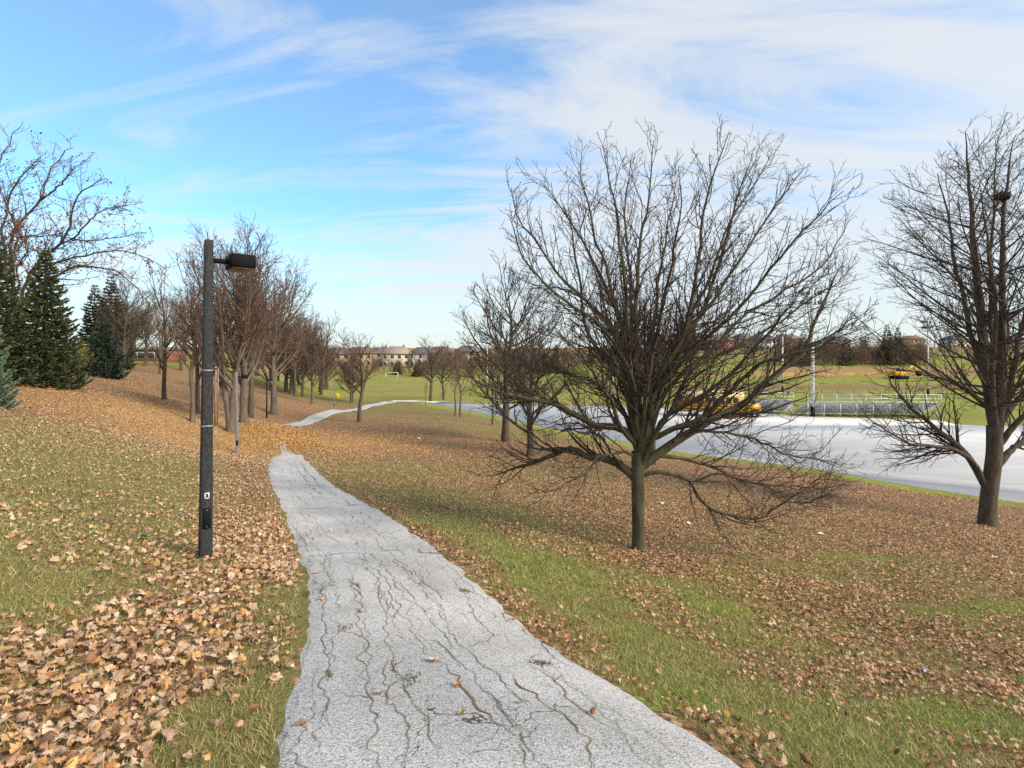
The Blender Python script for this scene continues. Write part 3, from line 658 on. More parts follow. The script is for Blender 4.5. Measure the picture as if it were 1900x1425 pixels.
def spawn(P, Rd, rg, per_m, t0, t1, ang, length, n, up, wig, rr, rmin, tip=1.0, lpow=.6, rmax=9., down=0.0, mincount=0):
    """side branches for the tubes (P,Rd): per_m a metre, leaving at angle ang, growing n points with upward pull and wiggle"""
    B, N0, _ = P.shape
    if B == 0: return np.zeros((0, n, 3)), np.zeros((0, n))
    Lp = np.linalg.norm(np.diff(P, axis=1), axis=2).sum(1)
    cnt = np.maximum(mincount, np.floor(per_m*Lp*(t1-t0)+rg.random(B)).astype(int)); idx = np.repeat(np.arange(B), cnt); K = len(idx)
    if K == 0: return np.zeros((0, n, 3)), np.zeros((0, n))
    off = np.concatenate([np.arange(c) for c in cnt]); t = t0+(t1-t0)*(off+rg.random(K))/cnt[idx]
    f = t*(N0-1); i = np.minimum(f.astype(int), N0-2); u = (f-i)[:, None]
    p = P[idx, i]*(1-u)+P[idx, i+1]*u; tg = norm(P[idx, i+1]-P[idx, i]); r = Rd[idx, i]*(1-u[:, 0])+Rd[idx, i+1]*u[:, 0]
    q = norm(rg.normal(0, 1, (K, 3))); q = norm(q-(q*tg).sum(1, keepdims=True)*tg)
    a = R(ang)*rg.uniform(.65, 1.3, K)[:, None]; d = norm(tg*np.cos(a)+q*np.sin(a))
    lo, hi = length
    Lc = (lo+(hi-lo)*(1-t)**lpow)*rg.uniform(.55, 1.25, K)
    out = np.empty((K, n, 3)); out[:, 0] = p; st = (Lc/(n-1))[:, None]
    for k in range(1, n):
        out[:, k] = out[:, k-1]+d*st
        d = norm(d+np.array([0, 0, up-down])*(1 if up else 1)+rg.normal(0, wig, (K, 3)))
    r0 = np.clip(np.minimum(r*rr, Lc*.022+rmin), rmin, rmax)
    rd = r0[:, None]*(1-np.linspace(0, 1, n)[None]**1.0*(1-rmin*tip/np.maximum(r0, rmin))[:, None]); rd = np.maximum(rd, rmin*tip)
    return out, rd
def sprays(P, rg, per, size, cols, spread=.05):
    """small leaf faces at the tips of the twigs"""
    e = P[:, -1]; k = rg.random(len(e)) < per; e = np.repeat(e[k], 3, 0); n = len(e)
    e = e+rg.normal(0, spread, (n, 3)); a = norm(rg.normal(0, 1, (n, 3)))*size*rg.uniform(.5, 1.3, (n, 1)); b = norm(rg.normal(0, 1, (n, 3)))*size*rg.uniform(.4, .9, (n, 1))
    V = np.stack([e-a, e-b*.8, e+a, e+b], 1).reshape(-1, 3); c = np.array(cols)[rg.integers(0, len(cols), n)]*rg.uniform(.7, 1.2, (n, 1))
    return V, np.arange(4*n).reshape(-1, 4), np.repeat(c[:, None], 4, 1).reshape(-1, 3)
LEAFLET = attr_mat('leaf_remnant', .8, .2, 30, .2)
def limb_from_px(px, d0, dz, n, base=None):
    """photo points given their own depths: the limb runs dz metres nearer or farther by its end"""
    px = np.array(px, float); s = np.concatenate([[0], np.cumsum(np.linalg.norm(np.diff(px, axis=0), axis=1))]); s = s/s[-1]
    pts = np.array([W(x, y, d0+dz*k**1.15) for (x, y), k in zip(px, s)])
    return resample(catmull3(pts), n)
def catmull3(P, m=6):
    P = np.vstack([2*P[0]-P[1], P, 2*P[-1]-P[-2]]); o = []
    for i in range(1, len(P)-2):
        t = np.linspace(0, 1, m, endpoint=False)[:, None]; a, b, c, d = P[i-1:i+3]
        o.append(.5*((2*b)+(-a+c)*t+(2*a-5*b+4*c-d)*t**2+(-a+3*b-3*c+d)*t**3))
    return np.vstack(o+[P[-2][None]])
def trunk_tube(pts, r0, r1, n=16, flare=.5, fh=.5):
    p = resample(catmull3(np.asarray(pts, float)), n); t = np.linspace(0, 1, n); h = np.linalg.norm(p-p[0], axis=1)
    r = r0+(r1-r0)*t+r0*flare*np.exp(-h/(fh*.4)); p[0, 2] -= .12
    return p[None], r[None]
def wiggle(P, amp, rg):
    B, n, _ = P.shape; k = np.linspace(0, 1, n)[None, :, None]
    return P+rg.normal(0, amp, P.shape)*np.minimum(k*3, 1)
def sway(P, amp, rg):
    B, n, _ = P.shape; t = np.linspace(0, 1, n)[None, :, None]; o = P.copy()
    for f in (2.3, 4.7, 8.1): o = o+amp/f*2*np.sin(2*np.pi*(f*t+rg.random((B, 1, 3))))*rg.normal(0, 1, (B, 1, 3))*np.minimum(t*4, 1)
    return o
# ---- the nearest tree, its main limbs one by one
def main_tree():
    rg = np.random.default_rng(21); b = hit(1185, 1020); d0 = b[1]
    o = empty('bare_tree', b); tag(o, 'wide-spreading bare tree beside the path with low drooping branches and olive trunk', 'tree', 'bare trees on the slope right of the path')
    L_ = lambda pts: [W(x, y, d0) for x, y in pts]
    P, r = trunk_tube([b]+L_([(1184,960),(1184,920),(1183,885),(1184,860),(1184,838)]), .125, .140, 18, .28, .35)
    limbs = [([(1180,888),(1155,865),(1120,850),(1090,848),(1052,833),(1010,850),(960,868),(905,884)], 1.0, .10), ([(1180,822),(1150,795),(1105,790),(1070,768),(1030,750),(990,742),(945,732),(880,705),(835,690)], -1.2, .085),
     ([(1182,790),(1150,750),(1110,712),(1070,700),(1020,690),(960,670),(905,650)], 1.6, .058), ([(1181,790),(1163,730),(1142,685),(1113,651),(1089,620),(1080,567),(1074,496),(1060,430),(1045,375)], -.9, .060),
     ([(1182,780),(1170,700),(1145,634),(1121,590),(1074,547),(1034,508),(999,456),(955,395),(935,330)], .8, .060), ([(1183,780),(1168,690),(1140,630),(1105,600),(1060,570),(1020,535),(975,475),(935,420),(922,395)], -1.8, .052),
     ([(1183,780),(1170,690),(1152,600),(1132,520),(1105,440),(1090,370),(1078,300),(1078,245)], 1.6, .060), ([(1183,780),(1167,650),(1162,560),(1152,470),(1145,390),(1128,300),(1118,250)], -1.3, .062), ([(1185,780),(1178,650),(1180,560),(1190,450),(1203,350),(1212,225)], .4, .066),
     ([(1190,790),(1208,725),(1250,655),(1275,605),(1287,540),(1298,470),(1305,380),(1328,290),(1352,206)], -.7, .068), ([(1192,790),(1215,715),(1265,640),(1303,575),(1330,510),(1348,440),(1362,370),(1382,300),(1400,240)], 1.5, .066),
     ([(1192,792),(1220,715),(1310,630),(1370,572),(1420,510),(1470,450),(1528,385),(1585,338)], -1.2, .060), ([(1192,792),(1250,655),(1330,545),(1395,450),(1450,350),(1492,285)], .9, .055), ([(1190,790),(1230,690),(1290,565),(1340,450),(1395,330),(1432,240)], 2.4, .055), ([(1183,780),(1162,640),(1122,530),(1072,430),(1028,355),(1000,318)], -.6, .052), ([(1192,800),(1290,685),(1400,625),(1500,560),(1570,520),(1618,490)], .9, .048), ([(1185,780),(1175,640),(1170,520),(1160,410),(1165,320),(1172,250)], 1.9, .055), ([(1191,800),(1235,725),(1318,650),(1385,580),(1445,547),(1530,490),(1610,400)], 1.9, .055),
     ([(1182,872),(1224,841),(1279,805),(1334,770),(1386,742),(1425,710),(1468,675),(1492,643),(1510,595),(1535,545),(1585,490)], .5, .105), ([(1186,830),(1205,816),(1255,797),(1295,778),(1345,735),(1395,690),(1460,655),(1530,640),(1600,600)], -1.6, .062),
     ([(1188,885),(1215,876),(1250,882),(1288,892),(1296,925),(1330,950),(1372,960),(1410,962),(1442,945),(1490,905),(1540,880)], -.6, .042), ([(1224,846),(1262,850),(1320,868),(1380,890),(1440,903),(1505,905),(1570,895)], .9, .038),
     ([(1250,820),(1300,800),(1360,803),(1430,830),(1500,850),(1565,865)], 1.4, .034), ([(1185,850),(1150,838),(1120,845),(1080,880),(1030,890)], -1.4, .03),
     ([(1185,830),(1150,790),(1130,740),(1100,690),(1060,640),(1030,610)], -3.0, .05), ([(1185,800),(1200,720),(1215,640),(1230,560),(1250,470),(1262,400),(1260,330)], -2.8, .055), ([(1185,800),(1175,720),(1150,640),(1120,560),(1095,480)], 3.2, .055),
     ([(1187,800),(1210,740),(1250,690),(1290,630),(1330,600),(1380,540)], 3.4, .055), ([(1187,820),(1230,780),(1290,740),(1360,690),(1440,600),(1500,520)], -2.8, .055), ([(1186,800),(1190,700),(1215,600),(1225,500),(1240,400),(1262,300)], 2.6, .058),
     ([(1425,712),(1468,676),(1500,646),(1556,618),(1622,578)], 1.0, .034), ([(1290,892),(1350,880),(1420,905),(1480,930),(1540,920)], -1.0, .022), ([(1150,862),(1120,820),(1085,790),(1050,785),(1000,800)], .8, .026)]
    G = [(P, r, 12)]; LP = []; LR = []
    for px, dz, r0 in limbs:
        if abs(px[0][0]-1187) < 7 and px[0][1] < 826: px = [(1185, px[0][1]+55), ((px[0][0]+px[1][0])/2, (px[0][1]+px[1][1])/2+22)]+px[1:]
        px = [(x if y > 680 else 965+(x-965)*.55 if x < 965 else 1545+(x-1545)*.5 if x > 1545 else x, y if y > 420 else 420+(y-420)*.80) for x, y in px]
        p = limb_from_px(px, d0, dz, 22); LP.append(p); t = np.linspace(0, 1, 22); LR.append(r0*.92*(1-t)**.85+.006)
    LP = sway(wiggle(np.array(LP), .010, rg), .030, rg); LR = np.array(LR)
    A, Ar = spawn(LP, LR, rg, 4.9, .12, .98, 33, (.45, 1.9), 12, .06, .095, .42, .0050, lpow=.8)
    B1, B1r = spawn(A, Ar, rg, 5.2, .12, .98, 42, (.22, .75), 8, .04, .15, .55, .0044, lpow=.8)
    B2, B2r = spawn(LP, LR, rg, 3.0, .25, 1.0, 50, (.2, .6), 8, .05, .17, .5, .0046)
    C1 = np.concatenate([B1, B2]); C1r = np.concatenate([B1r, B2r])
    D, Dr = spawn(C1, C1r, rg, 4.8, .15, 1.0, 48, (.07, .24), 5, .02, .22, .7, .0038)
    tube_mesh('trunk', G+[(LP, LR, 7)], BARK_G, o)
    tube_mesh('crown', [(A, Ar, 4), (C1, C1r, 3), (D, Dr, 3)], TWIG, o)
    for c in kids(o): c.location = -b
    print('main tree', len(A), len(C1), len(D))
main_tree()
def right_tree():
    rg = np.random.default_rng(5); b = hit(1832, 975); d0 = b[1]
    o = empty('bare_tree', b); tag(o, 'tallest bare tree on the right, thick-trunked and conical, with several stems and a nest', 'tree', 'bare trees on the slope right of the path')
    L_ = lambda pts: [W(x, y, d0) for x, y in pts]
    P, r = trunk_tube([b]+L_([(1834,930),(1839,890),(1845,840),(1845,790)]), .27, .24, 16, .22, .6)
    limbs = [([(1848,800),(1838,750),(1832,700),(1825,640),(1818,560),(1810,480),(1804,400),(1797,320),(1792,242)], .3, .19), ([(1850,805),(1856,740),(1859,680),(1861,600),(1859,500),(1861,400),(1870,320),(1880,262)], -.5, .17),
     ([(1838,770),(1828,710),(1806,640),(1790,560),(1771,480),(1760,400),(1738,320)], 1.2, .11), ([(1850,790),(1872,720),(1890,640),(1905,540),(1915,430),(1920,330)], .8, .10), ([(1845,790),(1848,700),(1840,600),(1838,480),(1845,360),(1848,260)], 2.2, .10), ([(1845,790),(1840,690),(1848,580),(1835,470),(1820,350)], -2.0, .10),
     ([(1830,905),(1814,875),(1790,840),(1750,805),(1702,768),(1662,725),(1645,688)], .8, .125), ([(1822,890),(1812,866),(1780,838),(1740,830),(1690,822),(1640,795),(1600,770)], -1.0, .085), ([(1850,865),(1880,832),(1925,810),(1985,795)], .6, .12), ([(1850,830),(1895,775),(1950,735),(2010,700)], -1.0, .11), ([(1848,800),(1890,740),(1950,690),(2000,640)], 1.2, .10)]
    # side limbs that leave the stems at 45 degrees and sweep up
    G = [(P, r, 14)]; LP = []; LR = []
    for px, dz, r0 in limbs:
        p = limb_from_px(px, d0, dz, 22); LP.append(p); t = np.linspace(0, 1, 22); LR.append(r0*(1-t)**.9+.012)
    LP = wiggle(np.array(LP), .02, rg); LR = np.array(LR)
    S1, S1r = spawn(LP[:6], LR[:6], rg, 2.5, .02, .93, 60, (.9, 5.4), 14, .030, .045, .42, .010, lpow=.7, rmax=.060)
    A0 = np.concatenate([resample2(LP[6:], 14), S1]); A0r = np.concatenate([LR[6:, np.linspace(0, 21, 14).astype(int)], S1r])
    A, Ar = spawn(A0, A0r, rg, 2.5, .2, .98, 38, (.6, 1.7), 9, .035, .08, .45, .0075)
    A2, A2r = spawn(LP[:6], LR[:6], rg, 2.0, .45, 1.0, 45, (.6, 1.3), 9, .06, .08, .3, .0075)
    A3, A3r = spawn(LP[6:], LR[6:], rg, 5.0, .2, 1.0, 48, (.7, 2.8), 9, .02, .08, .4, .0075)
    A = np.concatenate([A, A2, A3]); Ar = np.concatenate([Ar, A2r, A3r])
    B1, B1r = spawn(A, Ar, rg, 3.8, .1, 1.0, 40, (.2, .65), 6, .02, .1, .6, .0062)
    D, Dr = spawn(B1, B1r, rg, 2.6, .2, 1.0, 42, (.1, .3), 4, .02, .12, .7, .0055)
    tube_mesh('trunk', G+[(LP, LR, 8), (S1, S1r, 5)], BARK, o); tube_mesh('crown', [(A, Ar, 4), (B1, B1r, 3), (D, Dr, 3)], TWIG, o)
    for c in kids(o): c.location = -b
    nest(W(1860, 364, d0-.6), .22, 'untidy round nest of twigs in the top of the tallest tree on the right')
    print('right tree', len(A), len(B1), len(D))
def resample2(P, n):
    i = np.linspace(0, P.shape[1]-1, n); a = np.floor(i).astype(int); a = np.minimum(a, P.shape[1]-2); u = (i-a)[None, :, None]
    return P[:, a]*(1-u)+P[:, a+1]*u
def nest(c, s, label):
    rg = np.random.default_rng(int(abs(c[0])*100)); n = 260
    d = norm(rg.normal(0, 1, (n, 3))); p = d*rg.uniform(.3, 1, (n, 1))*np.array([s, s, s*.6]); t = norm(np.cross(d, rg.normal(0, 1, (n, 3))))*s*.55
    P = np.stack([p-t, p, p+t], 1)+rg.normal(0, s*.06, (n, 3, 3)); o = tube_mesh('bird_nest', [(P, np.full((n, 3), .016), 3)], TWIG, None)
    o.location = tuple(float(k) for k in c); tag(o, label, 'nest')
right_tree()
# ---- big tree at the upper left, its trunk behind the spruces
def left_tree():
    rg = np.random.default_rng(9); d0 = 33.0; bx = W(22, 640, d0); b = np.array([bx[0], d0, gz(bx[0], d0)])
    o = empty('bare_tree', b); tag(o, 'tall spreading tree behind the spruces with long arching limbs and brown leaf clusters', 'tree')
    P, r = trunk_tube([b, W(24, 660, d0), W(28, 610, d0), W(30, 570, d0)], .34, .30, 12, .3, .6)
    limbs = [([(30,590),(52,515),(80,480),(107,455),(128,430),(136,385),(160,350),(200,330)], -1.5, .15), ([(28,590),(20,470),(22,436),(53,393),(75,367),(85,329),(110,290),(140,275)], 1.5, .16), ([(26,600),(24,480),(30,445),(70,438),(115,439),(165,447),(215,440),(262,430)], .5, .10),
     ([(30,590),(60,530),(100,490),(160,473),(232,467),(280,481),(310,500)], -2, .09), ([(31,595),(70,545),(133,497),(203,499),(235,517),(264,545),(280,575)], 1.2, .11), ([(28,590),(5,470),(8,400),(25,350),(50,315),(85,285)], -1.5, .13), ([(26,600),(-25,480),(-20,380),(0,300),(20,255),(40,235)], 1.0, .13),
     ([(24,600),(-60,500),(-90,400),(-60,300),(-30,240)], .5, .13), ([(28,590),(35,500),(48,470),(46,440),(60,410)], -2.5, .07), ([(107,455),(140,440),(165,410),(205,385),(240,380)], -2.5, .06), ([(52,515),(70,485),(88,465),(110,455)], -1, .05), ([(75,370),(110,345),(130,320),(150,300)], -1.0, .06), ([(40,440),(20,400),(0,350),(-20,300)], 2, .08)]
    LP = []; LR = []
    for px, dz, r0 in limbs:
        p = limb_from_px(px, d0, dz, 20); LP.append(p); t = np.linspace(0, 1, 20); LR.append(r0*.72*(1-t)**.8+.012)
    LP = wiggle(np.array(LP), .05, rg); LR = np.array(LR)
    A, Ar = spawn(LP, LR, rg, 2.3, .22, .98, 42, (.7, 2.4), 10, .05, .13, .5, .012)
    B1, B1r = spawn(A, Ar, rg, 3.2, .1, 1.0, 42, (.35, 1.0), 6, .02, .16, .6, .010)
    D, Dr = spawn(B1, B1r, rg, 2.6, .3, 1.0, 45, (.15, .4), 4, .02, .2, .7, .008)
    tube_mesh('trunk', [(P, r, 10), (LP, LR, 7)], BARK, o); tube_mesh('crown', [(A, Ar, 4), (B1, B1r, 3), (D, Dr, 3)], TWIG_R, o)
    # clusters are patchy: only some tips keep their leaves
    k = fbm(B1[:, -1, 0], B1[:, -1, 2], .5, 3) > .47
    V, f, c = sprays(np.concatenate([B1[k], B1[k][:, ::-1]]), rg, .95, .085, [(.27, .155, .09), (.33, .21, .125), (.22, .12, .07)], .12); mesh_np('leaves', V, [f], LEAFLET, o, col=c)
    for ch in kids(o): ch.location = -b
left_tree()
# ---- park trees grown from a few prototypes
def proto(name, seed, h, trunk_h, spread, nl, tw_mat, bark, r0, leafy=0.0, leafcol=None, two=False, fine=1.0, ang=34, rm=.010):
    rg = np.random.default_rng(seed); o = empty(name, (0, 0, 0))
    lean = rg.normal(0, .02, 2)*h
    tops = [(np.array([lean[0], lean[1], h*.80]), r0)] if not two else [(np.array([h*.10, 0, h*.8]), r0*.75), (np.array([-h*.09, h*.03, h*.76]), r0*.75)]
    GP = []; GR = []
    for tp, rr in tops:
        pts = np.array([[0, 0, 0], [tp[0]*.1, tp[1]*.1, trunk_h*.6], [tp[0]*.3+rg.normal(0, .03)*h*.3, tp[1]*.3, h*.35], tp*np.array([.7, .7, .75])+np.r_[rg.normal(0, .015, 2)*h, 0], tp])
        p, r = trunk_tube(pts, rr, rm*1.4, 18, .35, .45); r[0] = np.maximum(rr*(1-np.linspace(0, 1, 18))**.8+rm*1.3, 0)+rr*.35*np.exp(-np.linspace(0, h, 18)/.25); GP.append(p); GR.append(r)
    P = np.concatenate(GP); r = np.concatenate(GR)
    t0 = trunk_h/(h*.8)
    Lm, Lr = spawn(P, r, rg, nl/h*1.25/len(tops), t0, .90, ang, (h*.16, spread), 14, .075, .055, .62, rm*1.2, lpow=.55, rmax=r0*.62)
    A, Ar = spawn(Lm, Lr, rg, 2.0*fine*9/h, .12, .97, 32, (h*.05, h*.19), 9, .07, .08, .55, rm)
    B1, B1r = spawn(A, Ar, rg, 2.9*fine*9/h, .1, 1.0, 34, (h*.03, h*.085), 6, .045, .10, .6, rm*.85)
    D, Dr = spawn(B1, B1r, rg, 2.1*fine*9/h, .2, 1.0, 38, (h*.015, h*.045), 4, .03, .13, .7, rm*.75)
    tube_mesh('trunk', [(P, r, 9), (Lm, Lr, 5)], bark, o); tube_mesh('crown', [(A, Ar, 3), (B1, B1r, 3), (D, Dr, 3)], tw_mat, o)
    if leafy:
        V, f, c = sprays(np.concatenate([B1[:, :, :], B1[:, ::-1]]), rg, leafy, h*.007, leafcol, h*.008); mesh_np('leaves', V, [f], LEAFLET, o, col=c)
    print(name, len(Lm), len(A), len(B1), len(D))
    return o
RED = [(.24, .12, .075), (.17, .085, .05), (.34, .19, .10)]; YEL = [(.42, .29, .08), (.5, .36, .14), (.33, .20, .07)]
PR = {}
PR['up'] = proto('bare_tree', 31, 10, 1.8, 5.4, 40, TWIG_R, BARK_L, .19, .12, RED, rm=.010, ang=38, fine=1.55)
PR['two'] = proto('bare_tree', 32, 10, 1.9, 5.4, 46, TWIG_R, BARK_L, .21, .03, RED, two=True, rm=.010, ang=36, fine=1.6)
PR['open'] = proto('bare_tree', 33, 9, 1.15, 4.2, 38, TWIG, BARK, .16, 0, None, ang=50, fine=1.45, rm=.010)
PR['round'] = proto('bare_tree', 34, 8, 1.9, 3.4, 34, TWIG_R, BARK, .14, .05, RED, ang=48, rm=.010, fine=1.15)
PR['yel'] = proto('bare_tree', 35, 9, 1.6, 2.6, 22, TWIG_R, BARK, .10, .16, YEL, ang=38, fine=.9, rm=.010)
PR['dark'] = proto('bare_tree', 36, 10, 1.7, 4.2, 30, TWIG, BARK, .20, 0, None, two=True, ang=42, rm=.012)
PR['thin'] = proto('bare_tree', 37, 5, 1.5, 1.3, 14, TWIG_L, BARK_L, .055, 0, None, ang=30, fine=.8, rm=.010)
used = set(); KID = {k: {c: [] for c in kids(v)} for k, v in PR.items()}
HT = dict(up=10, two=10, open=9, round=8, yel=9, dark=10, thin=5)
GL, GRr, GB = 'bare trees on the leafy slope left of the path', 'bare trees on the slope right of the path', 'bare trees behind the lamp posts'
def place(kind, px, py, top, label, group, rz=None, wide=1.0, d=None):
    b = hit(px, py) if d is None else np.array([(px-HX)/F*d, d, gz((px-HX)/F*d, d)])
    h = (py-top)/F*b[1] if d is None else (EYE-(top-HY)/F*d)-b[2]
    s = h/HT[kind]/.97; rz = random.uniform(0, 6.28) if rz is None else rz
    if kind not in used: used.add(kind); o = PR[kind]; o.location = tuple(b); o.rotation_euler = (0, 0, rz); o.scale = (s*wide, s*wide, s)
    else: o = copy_tree(PR[kind], KID[kind], b, rz, (s*wide, s*wide, s))
    return tag(o, label, 'tree', group)
place('two', 427, 802, 428, 'large two-stemmed tree just left of the second lamp post, pale trunk and reddish twigs', GL, .3, 1.05)
place('up', 452, 786, 450, 'broad tree with upswept reddish twigs right behind the second lamp post', GL, 1.0, 1.05)
place('round', 465, 777, 520, 'small low-forking tree between the second lamp post and the black third one', GL, 2.0, 1.1)
place('up', 508, 769, 500, 'dense brown tree standing right behind the black third lamp post', GL, 3.2, 1.1)
place('yel', 305, 742, 492, 'slender tree left of the tall lamp post with yellow leaves still on its twigs', GL, .5, 1.25)
place('thin', 357, 783, 520, 'thin grey sapling immediately left of the tall lamp post', GL, .2, 1.2)
place('yel', 367, 768, 470, 'tree half hidden behind the tall lamp post with a few golden leaves left', GL, 2.1, 1.1)
place('open', 229, 692, 512, 'dark low-branched tree beside the round blue-green spruce on the hilltop', GL, 1.2, 1.0)
place('round', 531, 727, 560, 'brown tree past the third lamp post, thick with fine reddish twigs', GL, .4, 1.15)
place('yel', 547, 736, 572, 'tree with golden leaves clinging low in its crown past the third lamp post', GL, 4.0, 1.3)
place('up', 579, 750, 590, 'pale-trunked tree at the foot of the slope beyond the lamps', GL, 5.0, .8)
place('dark', 596, 733, 566, 'dark twin-trunked tree with black twigs at the bottom of the leafy slope', GL, .0, .95)
place('round', 667, 783, 606, 'neat vase-shaped tree standing alone at the right edge of the curving path', GRr, .6, 1.12)
place('open', 938, 820, 488, 'tall dark-trunked tree with upright twigs nearer the lot, left of the spreading tree', GRr, .9, 1.15)
place('open', 984, 846, 560, 'lighter grey tree between the spreading tree and its tall dark-trunked neighbour', GRr, 2.4, 1.15)
place('dark', 1211, 862, 500, 'dark tree directly behind the spreading tree, close to the lot', GRr, 1.7, .95)
place('thin', 914, 788, 640, 'thin young tree by the lot verge left of the tall dark-trunked tree', GRr, 1.3, 1.0)
place('thin', 845, 771, 655, 'left one of two young trees standing together by the lot verge', GRr, .3, 1.2)
place('thin', 854, 774, 650, 'right one of two young trees standing together by the lot verge', GRr, 2.7, 1.2)
place('round', 799, 745, 622, 'round brown tree on the far lawn where the path meets the lot', GRr, 1.4, 1.25)
place('round', 823, 741, 640, 'smaller brown tree on the far lawn at the near corner of the lot', GRr, 3.3, 1.2)
place('thin', 790, 752, 700, 'tiny leafless sapling on the lawn near the corner of the lot', GRr, .8, 1.0)
# trees behind the hill crest and beyond the lamps, one crown against the next
rb = np.random.default_rng(77)
for k in range(34):
    px = rb.uniform(170, 660); d = rb.uniform(78, 135) if px > 420 else rb.uniform(72, 110)
    top = np.interp(px, [170, 300, 400, 520, 600, 660], [560, 545, 540, 585, 625, 640])+rb.uniform(-18, 28)
    place(['round', 'up', 'open', 'yel'][k % 4], px, 700, top, 'brown leafless tree in the belt of trees behind the lamp posts', GB, rb.uniform(0, 6), rb.uniform(.9, 1.35), d=d)
# ---- spruces
def conifer(name, seed, h, rad, cols, per=13, layers=38, droop=.25, sprig=.17, z0=.02, gap=0.0, shape=.85):
    rg = np.random.default_rng(seed); o = empty(name, (0, 0, 0))
    tube_mesh('trunk', [(np.array([[[0, 0, z*h] for z in np.linspace(-.01, 1.0, 8)]]), np.linspace(h*.017, .012, 8)[None], 8)], BARK, o)
    V = []; Cc = []; BP = []
    for i in range(layers):
        t = (i+.5)/layers; z = h*(z0+(1-z0)*t); rr = rad*(1-t)**shape*rg.uniform(.85, 1.1)+.05
        n = max(4, int(per*(1-t*.55)))
        for a in np.arange(n)*2*np.pi/n+rg.uniform(0, 6.28):
            if rg.random() < gap: continue
            a += rg.normal(0, .12); L_ = rr*rg.uniform(.72, 1.12); s = np.linspace(0, 1, 6)
            dirv = np.array([math.cos(a), math.sin(a), 0]); zz = z+L_*(-droop*np.sin(s*2.4)+.14*s*s*1.2+.1*t*s)+rg.normal(0, .03)
            p = dirv[None]*(s*L_)[:, None]+np.c_[np.zeros(6), np.zeros(6), zz]; BP.append(p)
            m = max(5, int(L_/sprig*9.5)); u = np.sqrt(rg.uniform(.04, 1, m)); q = np.stack([np.interp(u, s, p[:, k]) for k in range(3)], 1)
            side = np.array([-dirv[1], dirv[0], 0]); sg = rg.choice([-1, 1], m)[:, None]
            dd = norm(dirv*rg.uniform(.45, 1.1, (m, 1))+side*sg*rg.uniform(.2, .9, (m, 1))+np.c_[np.zeros((m, 2)), rg.normal(.10, .28, m)])
            ln = sprig*rg.uniform(.7, 1.5, (m, 1)); nz = norm(np.cross(dd, rg.normal(0, 1, (m, 3))))*sprig*.17*rg.uniform(.7, 1.3, (m, 1)); n2 = np.cross(norm(dd), nz)
            for w in (nz, n2):
                V.append(np.stack([q-w*.5, q+dd*ln*.5-w, q+dd*ln, q+dd*ln*.5+w], 1).reshape(-1, 3))
                c = np.array(cols)[rg.integers(0, len(cols), m)]*rg.uniform(.6, 1.3, (m, 1)); Cc.append(np.repeat(c[:, None], 4, 1).reshape(-1, 3))
    V = np.vstack(V); BP = np.array(BP)
    tube_mesh('limbs', [(BP, np.linspace(.02, .006, 6)[None].repeat(len(BP), 0)*h/8, 3)], BARK, o)
    mesh_np('crown', V, [np.arange(len(V)).reshape(-1, 4)], NEEDLE, o, col=np.vstack(Cc)); print(name, len(V)//4)
    return o
NEEDLE = attr_mat('needles', .7, .15, 8, .32, .2)
GRN = [(.125, .165, .080), (.155, .19, .090), (.090, .125, .062), (.20, .195, .095)]; BLU = [(.18, .26, .165), (.24, .32, .22), (.13, .19, .12)]; OLV = [(.125, .13, .062), (.085, .095, .05), (.15, .145, .075)]
def put(o, px, d, py_top, h0, label, cat='tree', rz=0, wide=1.0, group='evergreens on the hill at the left'):
    x = (px-HX)/F*d; b = np.array([x, d, gz(x, d)]); s = ((EYE-(py_top-HY)/F*d)-b[2])/h0
    o.location = tuple(b); o.scale = (s*wide, s*wide, s); o.rotation_euler = (0, 0, rz); return tag(o, label, cat, group)
sp1 = conifer('spruce_tree', 3, 8, 2.15, GRN, 17, 44, droop=.32)
put(sp1, 84, 30, 462, 8, 'large dark green spruce with a sharp top and skirts to the ground', wide=1.0)
sp2 = conifer('spruce_tree', 4, 9, 2.4, GRN, 16, 42, droop=.32)
put(sp2, -22, 28, 398, 9, 'tallest dark green spruce, cut off by the left edge of the picture')
sp3 = conifer('blue_spruce', 6, 5, 1.9, BLU, 14, 30)
put(sp3, -38, 19, 520, 5, 'pale blue-green spruce at the very left edge, closest of the evergreens', wide=.62)
sp4 = conifer('spruce_tree', 8, 8, 1.9, OLV, 15, 30, gap=.06, droop=.15, sprig=.22)
put(sp4, 206, 56, 512, 8, 'thin olive spruce with gaps between its layers, right one of a pair', wide=.95)
sp5 = copy_tree(sp4, {c: [] for c in kids(sp4)}, (0, 0, 0), 0, 1)
put(sp5, 176, 58, 528, 8, 'thin olive spruce with gaps between its layers, left one of a pair', rz=2, wide=.95)
sp6 = conifer('blue_spruce', 12, 3, 1.35, [(.075, .11, .082), (.10, .14, .105), (.055, .08, .06)], 13, 24, shape=.55)
put(sp6, 192, 47, 596, 3, 'round-headed dark blue-green spruce below the pair of thin spruces', wide=.80)
